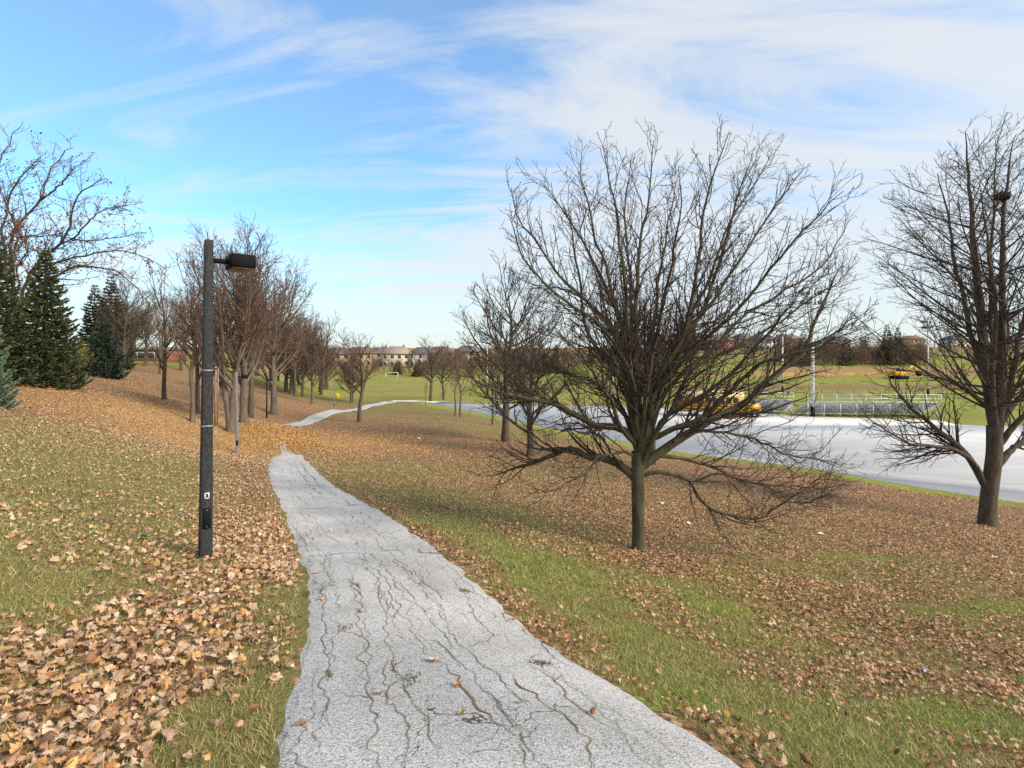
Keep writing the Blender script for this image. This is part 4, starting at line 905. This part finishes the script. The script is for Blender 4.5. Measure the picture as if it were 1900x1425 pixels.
def shrub(name, px, d, top, wpx, cols, label, seed, dens=900, group=None, twigs=True):
    rg = np.random.default_rng(seed); x = (px-HX)/F*d; b = np.array([x, d, gz(x, d)]); o = empty(name, b); h = (EYE-(top-HY)/F*d)-b[2]; w = wpx/F*d/2
    n = 60; a = rg.uniform(0, 6.28, n); e = np.stack([np.cos(a)*w*rg.uniform(.1, .9, n), np.sin(a)*w*rg.uniform(.1, .9, n), h*rg.uniform(.5, 1, n)], 1)
    st = e*np.array([.12, .12, 0]); P = np.stack([st, st*.6+e*.4+[0, 0, h*.08], e], 1); tube_mesh('stems', [(P, np.array([[.02, .014, .006]]).repeat(n, 0), 4)], TWIG_R, o)
    q = norm(rg.normal(0, 1, (dens, 3)))*rg.uniform(.35, 1, (dens, 1))**.5*np.array([w, w, h*.5])*(1+.25*rg.normal(0, 1, (dens, 1))*.5)+[0, 0, h*.52]
    q = q[q[:, 2] > .02]; V, f, c = sprays(np.stack([q, q], 1), rg, 1, .06*max(1, h/2), cols, .08); mesh_np('crown', V, [f], LEAFLET, o, col=c)
    return tag(o, label, 'shrub', group)
shrub('shrub', 152, 46, 640, 62, [(.24, .23, .06), (.34, .32, .07), (.15, .14, .05)], 'yellow-green bush between the dark spruce and the round-headed one', 2, 800)
shrub('shrub', 128, 47, 655, 40, [(.16, .09, .06), (.12, .08, .05)], 'low reddish-brown bush in the shade of the large dark spruce', 3, 350)
# ------------------------------------------------------------------ lamp posts
POSTM = mat('lamp_post_paint', (.036, .036, .038), .8, .5, 55, .5, 120, c2=(.011, .011, .012), stretch=(1, 1, .35))
BLACK = mat('black_metal', (.009, .009, .011), .7, .2, 5, spec=.1); AMBER = mat('amber_lens', (.12, .072, .022), .35, .25, 12)
STEEL = mat('dull_steel', (.24, .24, .235), .5, .2, 20, metal=.6); CONC = mat('pale_concrete', (.62, .61, .59), .85, .12, 3)
COPPER = mat('rusty_conduit', (.30, .16, .10), .7, .3, 12)
def lamp_post(name, pm=POSTM, full=True):
    o = empty(name, (0, 0, 0)); H = 4.08
    def ring(z): return .074-(.074-.047)*z/H
    v = []; zs = [-.15, .0, 1.2, 2.4, H-.012, H]
    for k, z in enumerate(zs):
        w = ring(max(z, 0))*(1 if k < 5 else .9); b = .010
        v += [(x*w+(-b if x > 0 else b)*bx, y*w+(-b if y > 0 else b)*by, z) for x, y, bx, by in ((-1,-1,1,0),(1,-1,1,0),(1,-1,0,1),(1,1,0,1),(1,1,1,0),(-1,1,1,0),(-1,1,0,1),(-1,-1,0,1))]
    f = [(k*8+i, k*8+(i+1) % 8, k*8+8+(i+1) % 8, k*8+8+i) for k in range(5) for i in range(8)]
    n = len(v); v.append((0, 0, H)); t = [(40+i, 40+(i+1) % 8, n) for i in range(8)]
    mesh_np('post', np.array(v), [np.array(f), np.array(t)], pm, o)
    za = H-.255
    MB().box(.045, .235, -.028, .028, za-.030, za+.030, .006).build('arm', BLACK, o)
    hd = MB().box(.225, .515, -.22, .22, za-.080, za+.092, .012).build('lamp_head', BLACK, o)
    MB().box(.245, .495, -.20, .20, za-.100, za-.078, .008).build('lens', AMBER, hd)
    if full:
        y = -ring(.5)
        cv = MB().box(-.048, .050, y-.010, y+.004, .40, .66, .004).build('access_cover', BLACK, o)
        for z in (.425, .635): MB().bar((0, y-.008, z), (0, y-.016, z), .007, n=8).build('screw', STEEL, cv)
        p = MB(); yy = -ring(.82)-.004; p.box(-.028, .028, yy, yy+.006, .778, .79).box(-.028, .028, yy, yy+.006, .84, .855).box(-.028, -.014, yy, yy+.006, .785, .84).box(.014, .028, yy, yy+.006, .785, .84).build('number_plate', CONC, o)
        for z in (1.70, 2.41):
            w = ring(z)+.003; MB().box(-w, w, -w, w, z-.010, z+.010, .003).build('band', STEEL, o)
        c = MB(); w = ring(2)+.012
        c.path([(w-.01, -.03, 1.70), (w+.045, -.03, 1.70), (w+.045, -.03, 2.44), (w+.030, -.03, 2.455), (w-.012, -.03, 2.43)], .007).build('bracket', STEEL, o)
        MB().bar((w+.018, -.03, 1.70), (w+.018, -.03, 2.42), .012).build('conduit', COPPER, o)
    else:
        y = -ring(.5); MB().box(-.048, .050, y-.010, y+.004, .40, .66, .004).build('access_cover', BLACK, o)
    return o
GLAMP = 'square lamp posts along the path'
lp = lamp_post('lamp_post'); b = hit(381, 1036); lp.location = tuple(b); lp.rotation_euler = (R(.35), R(.5), R(38)); tag(lp, 'tall square dark lamp post nearest the camera with steel bands and an open access cover', 'lamp post', GLAMP)
l2 = lamp_post('lamp_post', mat('lamp_post_grey', (.16, .165, .175), .7, .3, 40), False); b = hit(440, 841); l2.location = tuple(b); l2.rotation_euler = (0, R(-.4), R(30)); l2.scale = (1, 1, (841-690)/F*b[1]/4.08); tag(l2, 'grey lamp post standing in front of the large two-stemmed tree', 'lamp post', GLAMP)
ch = {c: kids(c) for c in kids(l2)}
for px, py, top, rz, lab in ((495, 776, 700, 24, 'thin black lamp post among the trees, third along the path'), (620, 759, 702, 20, 'farthest lamp post, at the outer side of the path bend before the lone tree')):
    b = hit(px, py); c = copy_tree(l2, ch, b, R(rz), (1, 1, (py-top)/F*b[1]/4.08)); tag(c, lab, 'lamp post', GLAMP)
    if px == 495:
        for k in kids(c):
            if k.name.startswith('post'): k.data = k.data.copy(); k.data.materials[0] = BLACK
b = hit(626, 752); o = empty('marker_board', b); tag(o, 'small yellow board on a stake beside the farthest lamp post', 'sign')
MB().box(-.02, .02, -.02, .02, -.1, 1.6).build('stake', STEEL, o); MB().box(-.26, .26, -.045, -.021, .95, 1.65, .01).build('board', mat('yellow_paint', (.55, .47, .03), .6, .1, 4), o)
# ------------------------------------------------------------------ playing-field floodlights
def flood(h, heads=8):
    o = empty('floodlight_pole', (0, 0, 0))
    MB().bar((0, 0, 1.1), (0, 0, h), .21*h/15, .11*h/15, 14).build('pole', CONC, o); MB().bar((0, 0, -.1), (0, 0, 1.25), .25, .235, 14).build('base', BLACK, o)
    for z in (h-.25, h-1.35): MB().box(-1.25, 1.25, -.06, .06, z-.05, z+.05).build('crossarm', STEEL, o)
    for z in (h-.25, h-1.35):
        for x in np.linspace(-1.1, 1.1, heads//2):
            m = MB(); m.bar((x, .10, z-.34), (x, .46, z-.62), .13, .30, 10); m.bar((x, -.02, z-.08), (x, .12, z-.36), .05, .08, 6); m.build('lamp_head', STEEL, o)
    return o
GF = 'concrete floodlight poles round the playing fields'
base = flood(15.5); bk = {c: [] for c in kids(base)}
for i, (px, d, top, lab) in enumerate(((1508, 66.5, 530, 'nearest floodlight pole, pale concrete with a black foot, between the two bleachers'), (1452, 113, 608, 'pale floodlight pole beyond the bleachers, left of the nearest one'), (1722, 101, 590, 'pale floodlight pole seen through the lowest limbs of the tallest tree on the right'), (1137, 90, 590, 'pale floodlight pole just left of the trunk of the spreading tree'), (904, 108, 566, 'slim floodlight pole seen through the tall dark-trunked tree'))):
    x = (px-HX)/F*d; b = np.array([x, d, gz(x, d)]); s = (EYE-(top-HY)/F*d-b[2])/15.5
    if i == 0: c = base; c.location = tuple(b); c.scale = (1.0, 1.0, s)
    else: c = copy_tree(base, bk, b, R(10*i), ((.9, .9, s) if px != 904 else (.6, .6, s)))
    tag(c, lab, 'floodlight', GF)
# ------------------------------------------------------------------ bleachers
ALU = mat('aluminium', (.62, .64, .66), .45, .12, 6, metal=.35)
def bleacher(Lx, rows=6):
    o = empty('bleacher', (0, 0, 0)); dep, ris = .62, .29
    for r in range(rows):
        z = .42+ris*(rows-1-r); y = r*dep
        MB().box(-Lx/2, Lx/2, y, y+.27, z, z+.05, .01).build('seat', ALU, o)
        MB().box(-Lx/2, Lx/2, y+.285, y+.298, z-.20, z-.01, .002).build('riser', ALU, o)
        MB().box(-Lx/2, Lx/2, y+.30, y+.56, z-.26, z-.215, .01).build('footboard', ALU, o)
    n = int(Lx/1.8)+1
    for x in np.linspace(-Lx/2+.1, Lx/2-.1, n):
        m = MB(); top = .42+ris*(rows-1)
        m.bar((x, .1, 0), (x, .1, top+.0), .035); m.bar((x, .1, top), (x, (rows-1)*dep+.15, .40), .035); m.bar((x, .1, .04), (x, rows*dep, .04), .035)
        for r in range(1, rows): m.bar((x, r*dep+.12, .04), (x, r*dep+.12, .42+ris*(rows-1-r)), .022)
        m.bar((x, .1, .1), (x, dep*2.1, .42+ris*(rows-3)), .02); m.build('frame', ALU, o)
    m = MB(); zt = .42+ris*(rows-1)
    for z in (zt+.45, zt+.95): m.bar((-Lx/2, -.02, z), (Lx/2, -.02, z), .028)
    for x in np.linspace(-Lx/2, Lx/2, n+1): m.bar((x, -.02, zt-.5), (x, -.02, zt+.95), .028)
    m.build('guard_rail', ALU, o)
    m = MB()
    for a, b_ in zip(np.linspace(-Lx/2+.1, Lx/2-.1, n)[:-1], np.linspace(-Lx/2+.1, Lx/2-.1, n)[1:]): m.bar((a, .07, .1), (b_, .07, zt-.1), .018); m.bar((b_, .07, .1), (a, .07, zt-.1), .018)
    m.build('cross_brace', STEEL, o); return o
b1 = bleacher(15.4); b1.location = (43.9, 65.4, 0.0); b1.rotation_euler = (0, 0, R(-5)); tag(b1, 'long silver bleacher at the lot edge right of the nearest floodlight pole', 'bleacher', 'silver bleachers at the far edge of the lot')
b2 = bleacher(8.4); b2.location = (31.6, 69.3, -.02); b2.rotation_euler = (0, 0, R(-14)); tag(b2, 'shorter silver bleacher between the school bus and the nearest floodlight pole', 'bleacher', 'silver bleachers at the far edge of the lot')
def rail_fence(name, pts, h, step, rails, m, label, r=.03, cat='fence', group=None):
    p0 = np.array(pts, float); o = empty(name, (p0[0][0], p0[0][1], gz(*p0[0]))); org = np.array(o.location)
    d = np.concatenate([[0], np.cumsum(np.linalg.norm(np.diff(p0, axis=0), axis=1))]); s = np.arange(0, d[-1]+.01, step)
    q = np.c_[np.interp(s, d, p0[:, 0]), np.interp(s, d, p0[:, 1])]; z = ground_z(q[:, 0], q[:, 1]); q = np.c_[q, z]-org
    for k in q[:95]: MB().bar(k-[0, 0, .1], k+[0, 0, h], r*1.3, n=6).build('fence_post', m, o)
    rr = MB()
    for zz in rails: rr.path([tuple(k+[0, 0, zz]) for k in q], r, 5)
    rr.build('rails', m, o); return tag(o, label, cat, group)
rail_fence('chain_link_fence', [(29.5, 75.5), (36.5, 73.5), (58, 69.5)], 2.4, 2.1, (2.36, 1.2, .12), STEEL, 'silver fence of tall posts and thin rails behind the bleachers', .022)
rail_fence('chain_link_fence', [(62, 108), (95, 104)], 2.0, 3.0, (1.95, .1), STEEL, 'silver fence along the far side of the green field, right of the floodlight pole', .03)
YR = mat('yellow_pipe', (.62, .42, .04), .5, .15, 4)
rail_fence('pipe_barrier', [(60, 148), (108, 152)], 1.15, 6.0, (1.1, .65), YR, 'long yellow pipe barrier along the terrace behind the bleachers', .07)
rail_fence('pipe_barrier', [(128, 148), (160, 146)], 1.15, 6.0, (1.1, .6), YR, 'short yellow pipe barrier on the terrace behind the tallest tree at the right', .07)
# ------------------------------------------------------------------ school bus
def bus():
    YB = mat('bus_yellow', (.62, .33, .012), .4, .08, 2, spec=.5); RF = mat('bus_roof', (.68, .55, .30), .5, .1, 2); GL = mat('dark_glass', (.02, .024, .03), .12, .2, 2, spec=.6); TY = mat('tyre_rubber', (.02, .02, .02), .9, .2, 9); WH = mat('headlamp_glass', (.75, .75, .72), .2, .05, 3)
    x = 25.6; y = 67.2; o = empty('school_bus', (x, y, .0)); o.rotation_euler = (0, 0, R(-13)); tag(o, 'yellow school bus with a short hood parked at the far edge of the lot', 'bus')
    Lb = 7.9; w = 1.2
    def prof(z0, z1, r, m=5):
        p = [(-w, z0), (-w, z1-r)]+[(-w+r-r*math.cos(a), z1-r+r*math.sin(a)) for a in np.linspace(0, math.pi/2, m)[1:]]
        return p+[(-a, b) for a, b in p[::-1]]
    bd = MB().poly(prof(.55, 2.55, .05), -5.0, Lb-5).build('body', YB, o)
    MB().poly([(-w-.01, 2.5), (-w+.02, 2.72), (-w+.22, 2.95), (-.5, 3.08), (0, 3.11), (.5, 3.08), (w-.22, 2.95), (w-.02, 2.72), (w+.01, 2.5)], -5.03, Lb-4.97).build('roof', RF, o)
    hood = MB(); hood.poly([(-1.0, .62), (-1.02, 1.35), (-.85, 1.55), (0, 1.62), (.85, 1.55), (1.02, 1.35), (1.0, .62)], Lb-5, Lb-3.1); hood.build('hood', YB, o)
    MB().box(Lb-3.1, Lb-2.85, -1.2, 1.2, .48, .78, .04).build('bumper', BLACK, o); MB().box(Lb-3.1, Lb-3.04, -.6, .6, .8, 1.4, .02).build('grille', BLACK, o)
    for s in (-1, 1):
        MB().bar((Lb-3.1, s*.82, 1.05), (Lb-3.02, s*.82, 1.05), .15, n=12).build('headlight', WH, o)
        for k in range(9): MB().box(-4.75+k*.8, -4.1+k*.8, s*(w+.002)-.012, s*(w+.002)+.012, 1.72, 2.38, .01).build('window', GL, o)
        for z in (.95, 1.3, 1.6): MB().box(-5, Lb-5.02, s*(w+.012)-.014, s*(w+.012)+.014, z-.04, z+.04).build('rub_rail', BLACK, o)
        for xx in (-2.9, Lb-3.75):
            t = MB().bar((xx, s*(w-.30), .5), (xx, s*(w+.02), .5), .5, n=18).build('wheel', TY, o); MB().bar((xx, s*(w+.0), .5), (xx, s*(w+.04), .5), .26, n=12).build('rim', WH, t)
        mm = MB(); mm.bar((Lb-4.9, s*1.15, 2.2), (Lb-3.9, s*1.45, 2.0), .02).box(Lb-3.96, Lb-3.84, s*1.45-.12, s*1.45+.12, 1.7, 2.1, .02).build('mirror', BLACK, o)
    MB().box(Lb-5.0, Lb-4.97, -1.05, 1.05, 1.62, 2.42, .01).build('windscreen', GL, o)
    MB().box(-5.03, -5.0, -.4, .4, 1.0, 2.4, .01).build('rear_door', GL, o)
    MB().box(-5.02, -4.6, -.9, .9, 2.62, 2.80, .02).build('light_bar', BLACK, o)
bus()
# ------------------------------------------------------------------ excavator on the terrace
def excavator():
    YE = mat('machine_yellow', (.62, .36, .02), .5, .15, 3); d = 146; x = (1668-HX)/F*d; o = empty('excavator', (x, d, gz(x, d))); o.rotation_euler = (0, 0, R(8)); tag(o, 'yellow excavator with a lowered boom working on the terrace beyond the bleachers', 'excavator')
    for s in (-1, 1):
        MB().poly([(-.3, 0), (.3, 0), (.3, .8), (-.3, .8)], -1.7, 1.7).build('track', BLACK, o).location = (0, s*1.15, 0)
    MB().box(-1.9, .9, -1.25, 1.25, .95, 2.0, .1).build('body', YE, o); MB().box(.1, 1.5, .2, 1.2, 1.4, 2.9, .12).build('cab', mat('cab_glass', (.05, .055, .06), .2, .2, 3), o)
    MB().box(-2.3, -1.5, -1.2, 1.2, 1.0, 2.1, .15).build('counterweight', YE, o)
    MB().poly([(-.2, 0), (.2, 0), (.2, .5), (-.2, .5)], 0, 3.2).build('boom', YE, o).matrix_local = __import__('mathutils').Matrix.Translation((1.2, -.3, 1.5)) @ __import__('mathutils').Matrix.Rotation(R(-32), 4, 'Y')
    MB().poly([(-.17, 0), (.17, 0), (.17, .4), (-.17, .4)], 0, 2.6).build('arm', YE, o).matrix_local = __import__('mathutils').Matrix.Translation((3.8, -.3, 3.35)) @ __import__('mathutils').Matrix.Rotation(R(48), 4, 'Y')
    MB().poly([(-.5, 0), (.5, 0), (.45, .7), (-.45, .7)], 0, .9).build('bucket', BLACK, o).matrix_local = __import__('mathutils').Matrix.Translation((5.1, -.3, 1.0)) @ __import__('mathutils').Matrix.Rotation(R(20), 4, 'Y')
excavator()
# ------------------------------------------------------------------ goal
gx, gy = (727-HX)/F*178, 178.0; go_ = empty('football_goal', (gx, gy, gz(gx, gy))); tag(go_, 'small white football goal on the far green field', 'goal'); WP = mat('white_paint', (.8, .8, .78), .5, .05, 3)
MB().path([(-2, 0, 0), (-2, 0, 2), (2, 0, 2), (2, 0, 0)], .07).build('goal_frame', WP, go_); MB().path([(-2, 0, 2), (-2, 1.4, 0), (2, 1.4, 0), (2, 0, 2)], .035).build('net_support', WP, go_)
# ------------------------------------------------------------------ houses
GLH = mat('house_glass', (.05, .06, .075), .15, .3, .6, spec=.6); TRIM = mat('house_trim', (.72, .71, .68), .6, .06, 2); DOOR = mat('house_door', (.12, .07, .05), .6, .2, 2)
HW = {k: mat('house_'+k, c, .9, .15, 3) for k, c in dict(red=(.26, .10, .07), tan=(.42, .31, .21), buff=(.50, .42, .33), white=(.66, .65, .62), brown=(.24, .15, .10)).items()}
HR = {k: mat('roof_'+k, c, .9, .2, 2.5) for k, c in dict(grey=(.14, .13, .13), brown=(.17, .12, .09), tan=(.30, .24, .19)).items()}
def house(px, d, w, dp, h, wall, roof, label, rz=0, hip=True, group='houses on the far hillside', garage=False):
    x = (px-HX)/F*d; z = gz(x, d)-.1; o = empty('house', (x, d, z)); o.rotation_euler = (0, 0, R(rz)); tag(o, label, 'house', group)
    MB().box(-w/2, w/2, 0, dp, -.8, h).build('wall', HW[wall], o)
    e = .5; rh = dp*.32; q = w*.22 if hip else -.0
    v = [(-w/2-e, -e, h), (w/2+e, -e, h), (w/2+e, dp+e, h), (-w/2-e, dp+e, h), (-w/2-e+q+e*(q > 0), dp/2, h+rh), (w/2+e-q-e*(q > 0), dp/2, h+rh)]
    b = [(a[0], a[1], a[2]-.18) for a in v[:4]]; m = MB(); m.add(v+b, [(0, 1, 5, 4), (2, 3, 4, 5), (6, 7, 1, 0), (7, 8, 2, 1), (8, 9, 3, 2), (9, 6, 0, 3), (9, 8, 7, 6)], [(1, 2, 5), (3, 0, 4)])
    rf = m.build('roof', HR[roof], o); MB().box(w*.2, w*.2+.8, dp*.5-.3, dp*.5+.3, h+rh*.5, h+rh+.8).build('chimney', HW['brown'], rf)
    k = max(2, int(w/3)); n = 2 if h > 4 else 1
    for i in range(n):
        for xx in np.linspace(-w/2+1.4, w/2-1.4, k):
            zz = 1.0+i*2.8
            fr = MB().box(xx-.75, xx+.75, -.06, .03, zz-.08, zz+1.5).build('window', TRIM, o); MB().box(xx-.65, xx+.65, -.085, -.045, zz, zz+1.4).build('pane', GLH, fr)
    MB().box(w*.08, w*.08+1, -.05, .04, 0, 2.1).build('door', DOOR, o)
spec = [(468, 225, 13, 9, 5.6, 'tan', 'brown', 'tan two-storey house behind the belt of trees, leftmost of the far houses', 8), (520, 240, 14, 9, 5.8, 'buff', 'grey', 'buff house with a grey hipped roof seen through the trees past the third lamp', -5), (575, 236, 12, 9, 5.8, 'red', 'brown', 'red brick house seen between the dark twin-trunked tree and its neighbours', 3), (622, 236, 12, 9, 5.6, 'tan', 'grey', 'tan house left of the lone tree by the path', 4),
 (664, 238, 13, 9, 5.8, 'tan', 'brown', 'tan house with a brown roof directly behind the lone tree by the path', -4), (702, 245, 10, 9, 5.4, 'white', 'grey', 'white house just right of the lone tree by the path', 0), (735, 236, 12, 10, 5.8, 'buff', 'tan', 'buff house with a pale hipped roof above the football goal', 6), (781, 240, 11, 9, 5.6, 'white', 'grey', 'white house with a balcony side right of the gap over the far field', -6), (818, 250, 12, 9, 5.6, 'brown', 'brown', 'brown house partly hidden behind the round trees at the lot corner', 4), (868, 262, 13, 9, 5.6, 'tan', 'grey', 'tan house in the woods beyond the two young trees', -3),
 (1296, 300, 15, 10, 5.8, 'red', 'brown', 'red brick house on the far slope above the school bus', 5), (1338, 292, 14, 10, 5.8, 'red', 'tan', 'red brick house with a pale roof beside the mown slope above the school bus', -4), (1385, 330, 13, 10, 5.8, 'brown', 'grey', 'brown house high on the far slope left of the white one', 2), (1420, 298, 12, 9, 5.6, 'white', 'grey', 'white house on the far slope near the second floodlight pole', -8), (1468, 345, 15, 10, 5.8, 'red', 'brown', 'red house just behind the woods near the pointed dark conifer', 3), (1560, 420, 16, 10, 6, 'buff', 'grey', 'buff house on the skyline above the bare woods', 0), (1700, 420, 16, 10, 6, 'tan', 'brown', 'tan house on the skyline behind the floodlight pole at the right', 3), (1780, 400, 15, 10, 6, 'white', 'grey', 'white house on the skyline left of the tallest right tree trunk', -3), (1890, 380, 16, 10, 6, 'red', 'grey', 'red house on the skyline at the right edge', 3), (1230, 330, 14, 10, 5.8, 'tan', 'brown', 'tan house on the skyline directly behind the spreading tree', 0)]
for s in spec: house(*s)
def low_block(px, d, w, dp, h, label):
    x = (px-HX)/F*d; o = empty('brick_building', (x, d, gz(x, d)-.1)); tag(o, label, 'building'); MB().box(-w/2, w/2, 0, dp, -.5, h).build('wall', HW['red'], o); MB().box(-w/2-.2, w/2+.2, -.2, dp+.2, h+.003, h+.35).build('roof', HR['grey'], o)
    for xx in np.linspace(-w/2+2, w/2-2, 5): f = MB().box(xx-.9, xx+.9, -.05, .05, .9, 2.2).build('window', TRIM, o); MB().box(xx-.8, xx+.8, -.08, -.02, 1.0, 2.1).build('pane', GLH, f)
low_block(248, 112, 11, 9, 2.6, 'low red brick building on the hilltop behind the left trees')
# ------------------------------------------------------------------ far woods: one mass, and the conifers that stand out of it
def woods():
    rg = np.random.default_rng(13); VV = []; FF = []; CC = []; base = 0; protos = []
    for s in range(4):
        h = 10.; P = np.array([[[0, 0, z] for z in np.linspace(-.3, 8.2, 6)]]) + rg.normal(0, .12, (1, 6, 3)); r = np.linspace(.2, .05, 6)[None]
        A, Ar = spawn(P, r, rg, 3.2, .15, 1, 42, (1.3, 4.2), 6, .07, .1, .6, .035); B, Br = spawn(A, Ar, rg, 2.6, .15, 1, 40, (.5, 1.6), 4, .05, .12, .6, .026); D, Dr = spawn(B, Br, rg, 2.0, .2, 1, 40, (.3, .8), 3, .05, .12, .7, .02)
        v = []; f = []; n = 0
        for q, w, k in ((P, r, 5), (A, Ar, 3), (B, Br, 3), (D, Dr, 3)): a, b_ = tubes(q, w, k); v.append(a); f.append(b_+n); n += len(a)
        protos.append((np.vstack(v), np.vstack(f)))
    pts = []
    for k in range(520):
        z = rg.random()
        if z < .40: px = rg.uniform(790, 1260); d = rg.uniform(195, 265); top = rg.uniform(642, 664)
        elif z < .72: px = rg.uniform(1440, 1720); d = rg.uniform(186, 225); top = rg.uniform(620, 655)
        elif z < .88: px = rg.uniform(430, 830); d = rg.choice([rg.uniform(196, 226), rg.uniform(255, 300)]); top = rg.uniform(660, 684) if d < 230 else rg.uniform(638, 652)
        else: px = rg.uniform(1230, 1960); d = rg.uniform(255, 420); top = rg.uniform(630, 652)
        pts.append((px, d, top))
    tint = [(.20, .125, .09), (.165, .11, .08), (.23, .15, .11), (.14, .10, .075)]
    for k, (px, d, top) in enumerate(pts):
        x = (px-HX)/F*d; z = gz(x, d); s = np.clip((EYE-(top-HY)/F*d-z)/10, .3, 1.5); v, f = protos[k % 4]; a = rg.uniform(0, 6.28); c_, s_ = math.cos(a), math.sin(a); w = s*rg.uniform(1.0, 1.35)
        VV.append(np.stack([(v[:, 0]*c_-v[:, 1]*s_)*w+x, (v[:, 0]*s_+v[:, 1]*c_)*w+d, v[:, 2]*s+z], 1)); FF.append(f+base); base += len(v); CC.append(np.tile(np.array(tint[rg.integers(0, 4)]), (len(v), 1)))
    o = mesh_np('woodland', np.vstack(VV), [np.vstack(FF)], attr_mat('wood_bark', .9, .2, .5), col=np.vstack(CC)); tag(o, 'far-off belt of leafless brown woods across the fields', 'woods', kind='stuff'); print('woods', base)
    # scrub below the trees
    V = []; C2 = []
    for k in range(260):
        px, d, top = pts[rg.integers(0, len(pts))]; x = (px-HX)/F*d+rg.normal(0, 3); d += rg.uniform(-4, 0); z = gz(x, d); m = 70; q = rg.normal(0, 1, (m, 3))*[1.6, 1.0, .8]+[x, d, z+1.1]; q[:, 2] = np.maximum(q[:, 2], z+.05)
        a = norm(rg.normal(0, 1, (m, 3)))*rg.uniform(.2, .55, (m, 1)); b_ = norm(np.cross(a, rg.normal(0, 1, (m, 3))))*.05; V.append(np.stack([q-a, q-b_, q+a, q+b_], 1).reshape(-1, 3)); C2.append(np.tile(np.array([(.15, .10, .07), (.11, .095, .05), (.18, .12, .08)][rg.integers(0, 3)]), (4*m, 1)))
    V = np.vstack(V); o = mesh_np('undergrowth', V, [np.arange(len(V)).reshape(-1, 4)], attr_mat('scrub', .9, .2, .5), col=np.vstack(C2)); tag(o, 'brown scrub under the far-off woods', 'scrub', kind='stuff')
woods()
fc = conifer('conifer', 51, 12, 2.6, GRN, 9, 22, sprig=.55, droop=.1); fk = {c: [] for c in kids(fc)}
for i, (px, d, top, wd_, lab) in enumerate(((1490, 185, 610, 1.0, 'pointed dark conifer at the left end of the bare woods beside the nearest floodlight pole'), (1646, 190, 602, .95, 'left one of two dark pines standing above the bare woods'), (1666, 192, 608, 1.0, 'right one of two dark pines standing above the bare woods'), (1570, 188, 626, 1.2, 'olive conifer in the middle of the bare woods'), (1032, 205, 640, 1.3, 'brownish conifer above the woods left of the spreading tree'), (775, 192, 668, 1.7, 'squat dark green conifer at the far end of the green field'), (737, 200, 668, 1.6, 'squat olive conifer behind the football goal'), (760, 232, 652, 1.0, 'narrow conifer standing in front of the far white house'), (1010, 210, 652, 1.2, 'small conifer in the woods behind the lot'), (1095, 208, 642, 1.0, 'dark conifer in the woods close left of the floodlight pole by the spreading tree'))):
    x = (px-HX)/F*d; b = np.array([x, d, gz(x, d)]); s = (EYE-(top-HY)/F*d-b[2])/12
    if i == 0: c = fc; c.location = tuple(b); c.scale = (s*wd_, s*wd_, s)
    else: c = copy_tree(fc, fk, b, i*1.3, (s*wd_, s*wd_, s))
    tag(c, lab, 'conifer', 'dark conifers across the fields')
# ------------------------------------------------------------------ litter and single leaves
def scrap(px, py, s, label, m, cat='litter', name='paper_scrap', grp='scraps of litter on the slope'):
    rg = np.random.default_rng(px); b = hit(px, py); g = np.linspace(-1, 1, 6); X, Y = np.meshgrid(g, g); Z = rg.uniform(0, .9, X.shape)*(1-.3*X*X); v = np.stack([X+rg.normal(0, .12, X.shape), Y*.7+rg.normal(0, .12, X.shape), Z], -1).reshape(-1, 3)*s; i = np.arange(5)[:, None]*6+np.arange(5)[None]
    i = i.ravel(); o = mesh_np(name, v, [np.stack([i, i+1, i+7, i+6], 1)], m, smooth=False); o.location = (b[0], b[1], b[2]+.02); o.rotation_euler = (0, 0, rg.uniform(0, 6)); tag(o, label, cat, grp)
PAP = mat('white_paper', (.78, .78, .80), .7, .06, 20); PBL = mat('pale_blue_wrapper', (.55, .66, .78), .5, .15, 30)
scrap(1228, 936, .075, 'crumpled white scrap just right of the spreading tree trunk', PAP); scrap(1279, 973, .065, 'white scrap among brown leaves, farther right of the spreading tree trunk', PAP); scrap(1717, 1248, .036, 'pale blue wrapper on the grass at the lower right', PBL)
scrap(1523, 993, .07, 'white scrap halfway between the two large trees', PAP); scrap(1845, 1037, .07, 'flat white scrap below the tallest right tree', PAP); scrap(776, 815, .13, 'small white scrap on the grass right of the golden leaves', PAP); scrap(1055, 815, .12, 'white scrap near the lot verge behind the low drooping limb', PAP)
def one_leaf(px, py, s, c, label):
    rg = np.random.default_rng(px+1); rn = np.array(_lobes); m = len(rn); b = hit(px, py); p = np.vstack([[0, 0], rn*.5, rn])*s; z = .25*np.hypot(p[:, 0], p[:, 1])**2/s*3+rg.normal(0, .004, len(p)); i = np.arange(m); j = (i+1) % m
    M = attr_mat('single_leaf', .7, .2, 50, .1); o = mesh_np('fallen_leaf', np.c_[p, z], [np.stack([np.zeros(m, int), i+1, j+1], 1), np.stack([i+1, i+1+m, j+1+m, j+1], 1)], M, smooth=True, col=np.tile(np.array(c), (len(p), 1)))
    o.location = (b[0], b[1], b[2]+lift(b[0], b[1])+.012); o.rotation_euler = (R(18), R(-12), rg.uniform(0, 6)); tag(o, label, 'leaf', 'single leaves lying on the path')
one_leaf(805, 1233, .085, (.70, .52, .34), 'large pale curled leaf in the middle of the path'); one_leaf(704, 1294, .06, (.60, .43, .30), 'small tan leaf on the path below and left of the large pale one'); one_leaf(857, 1332, .05, (.45, .40, .14), 'small yellowish leaf on the path nearest the camera')
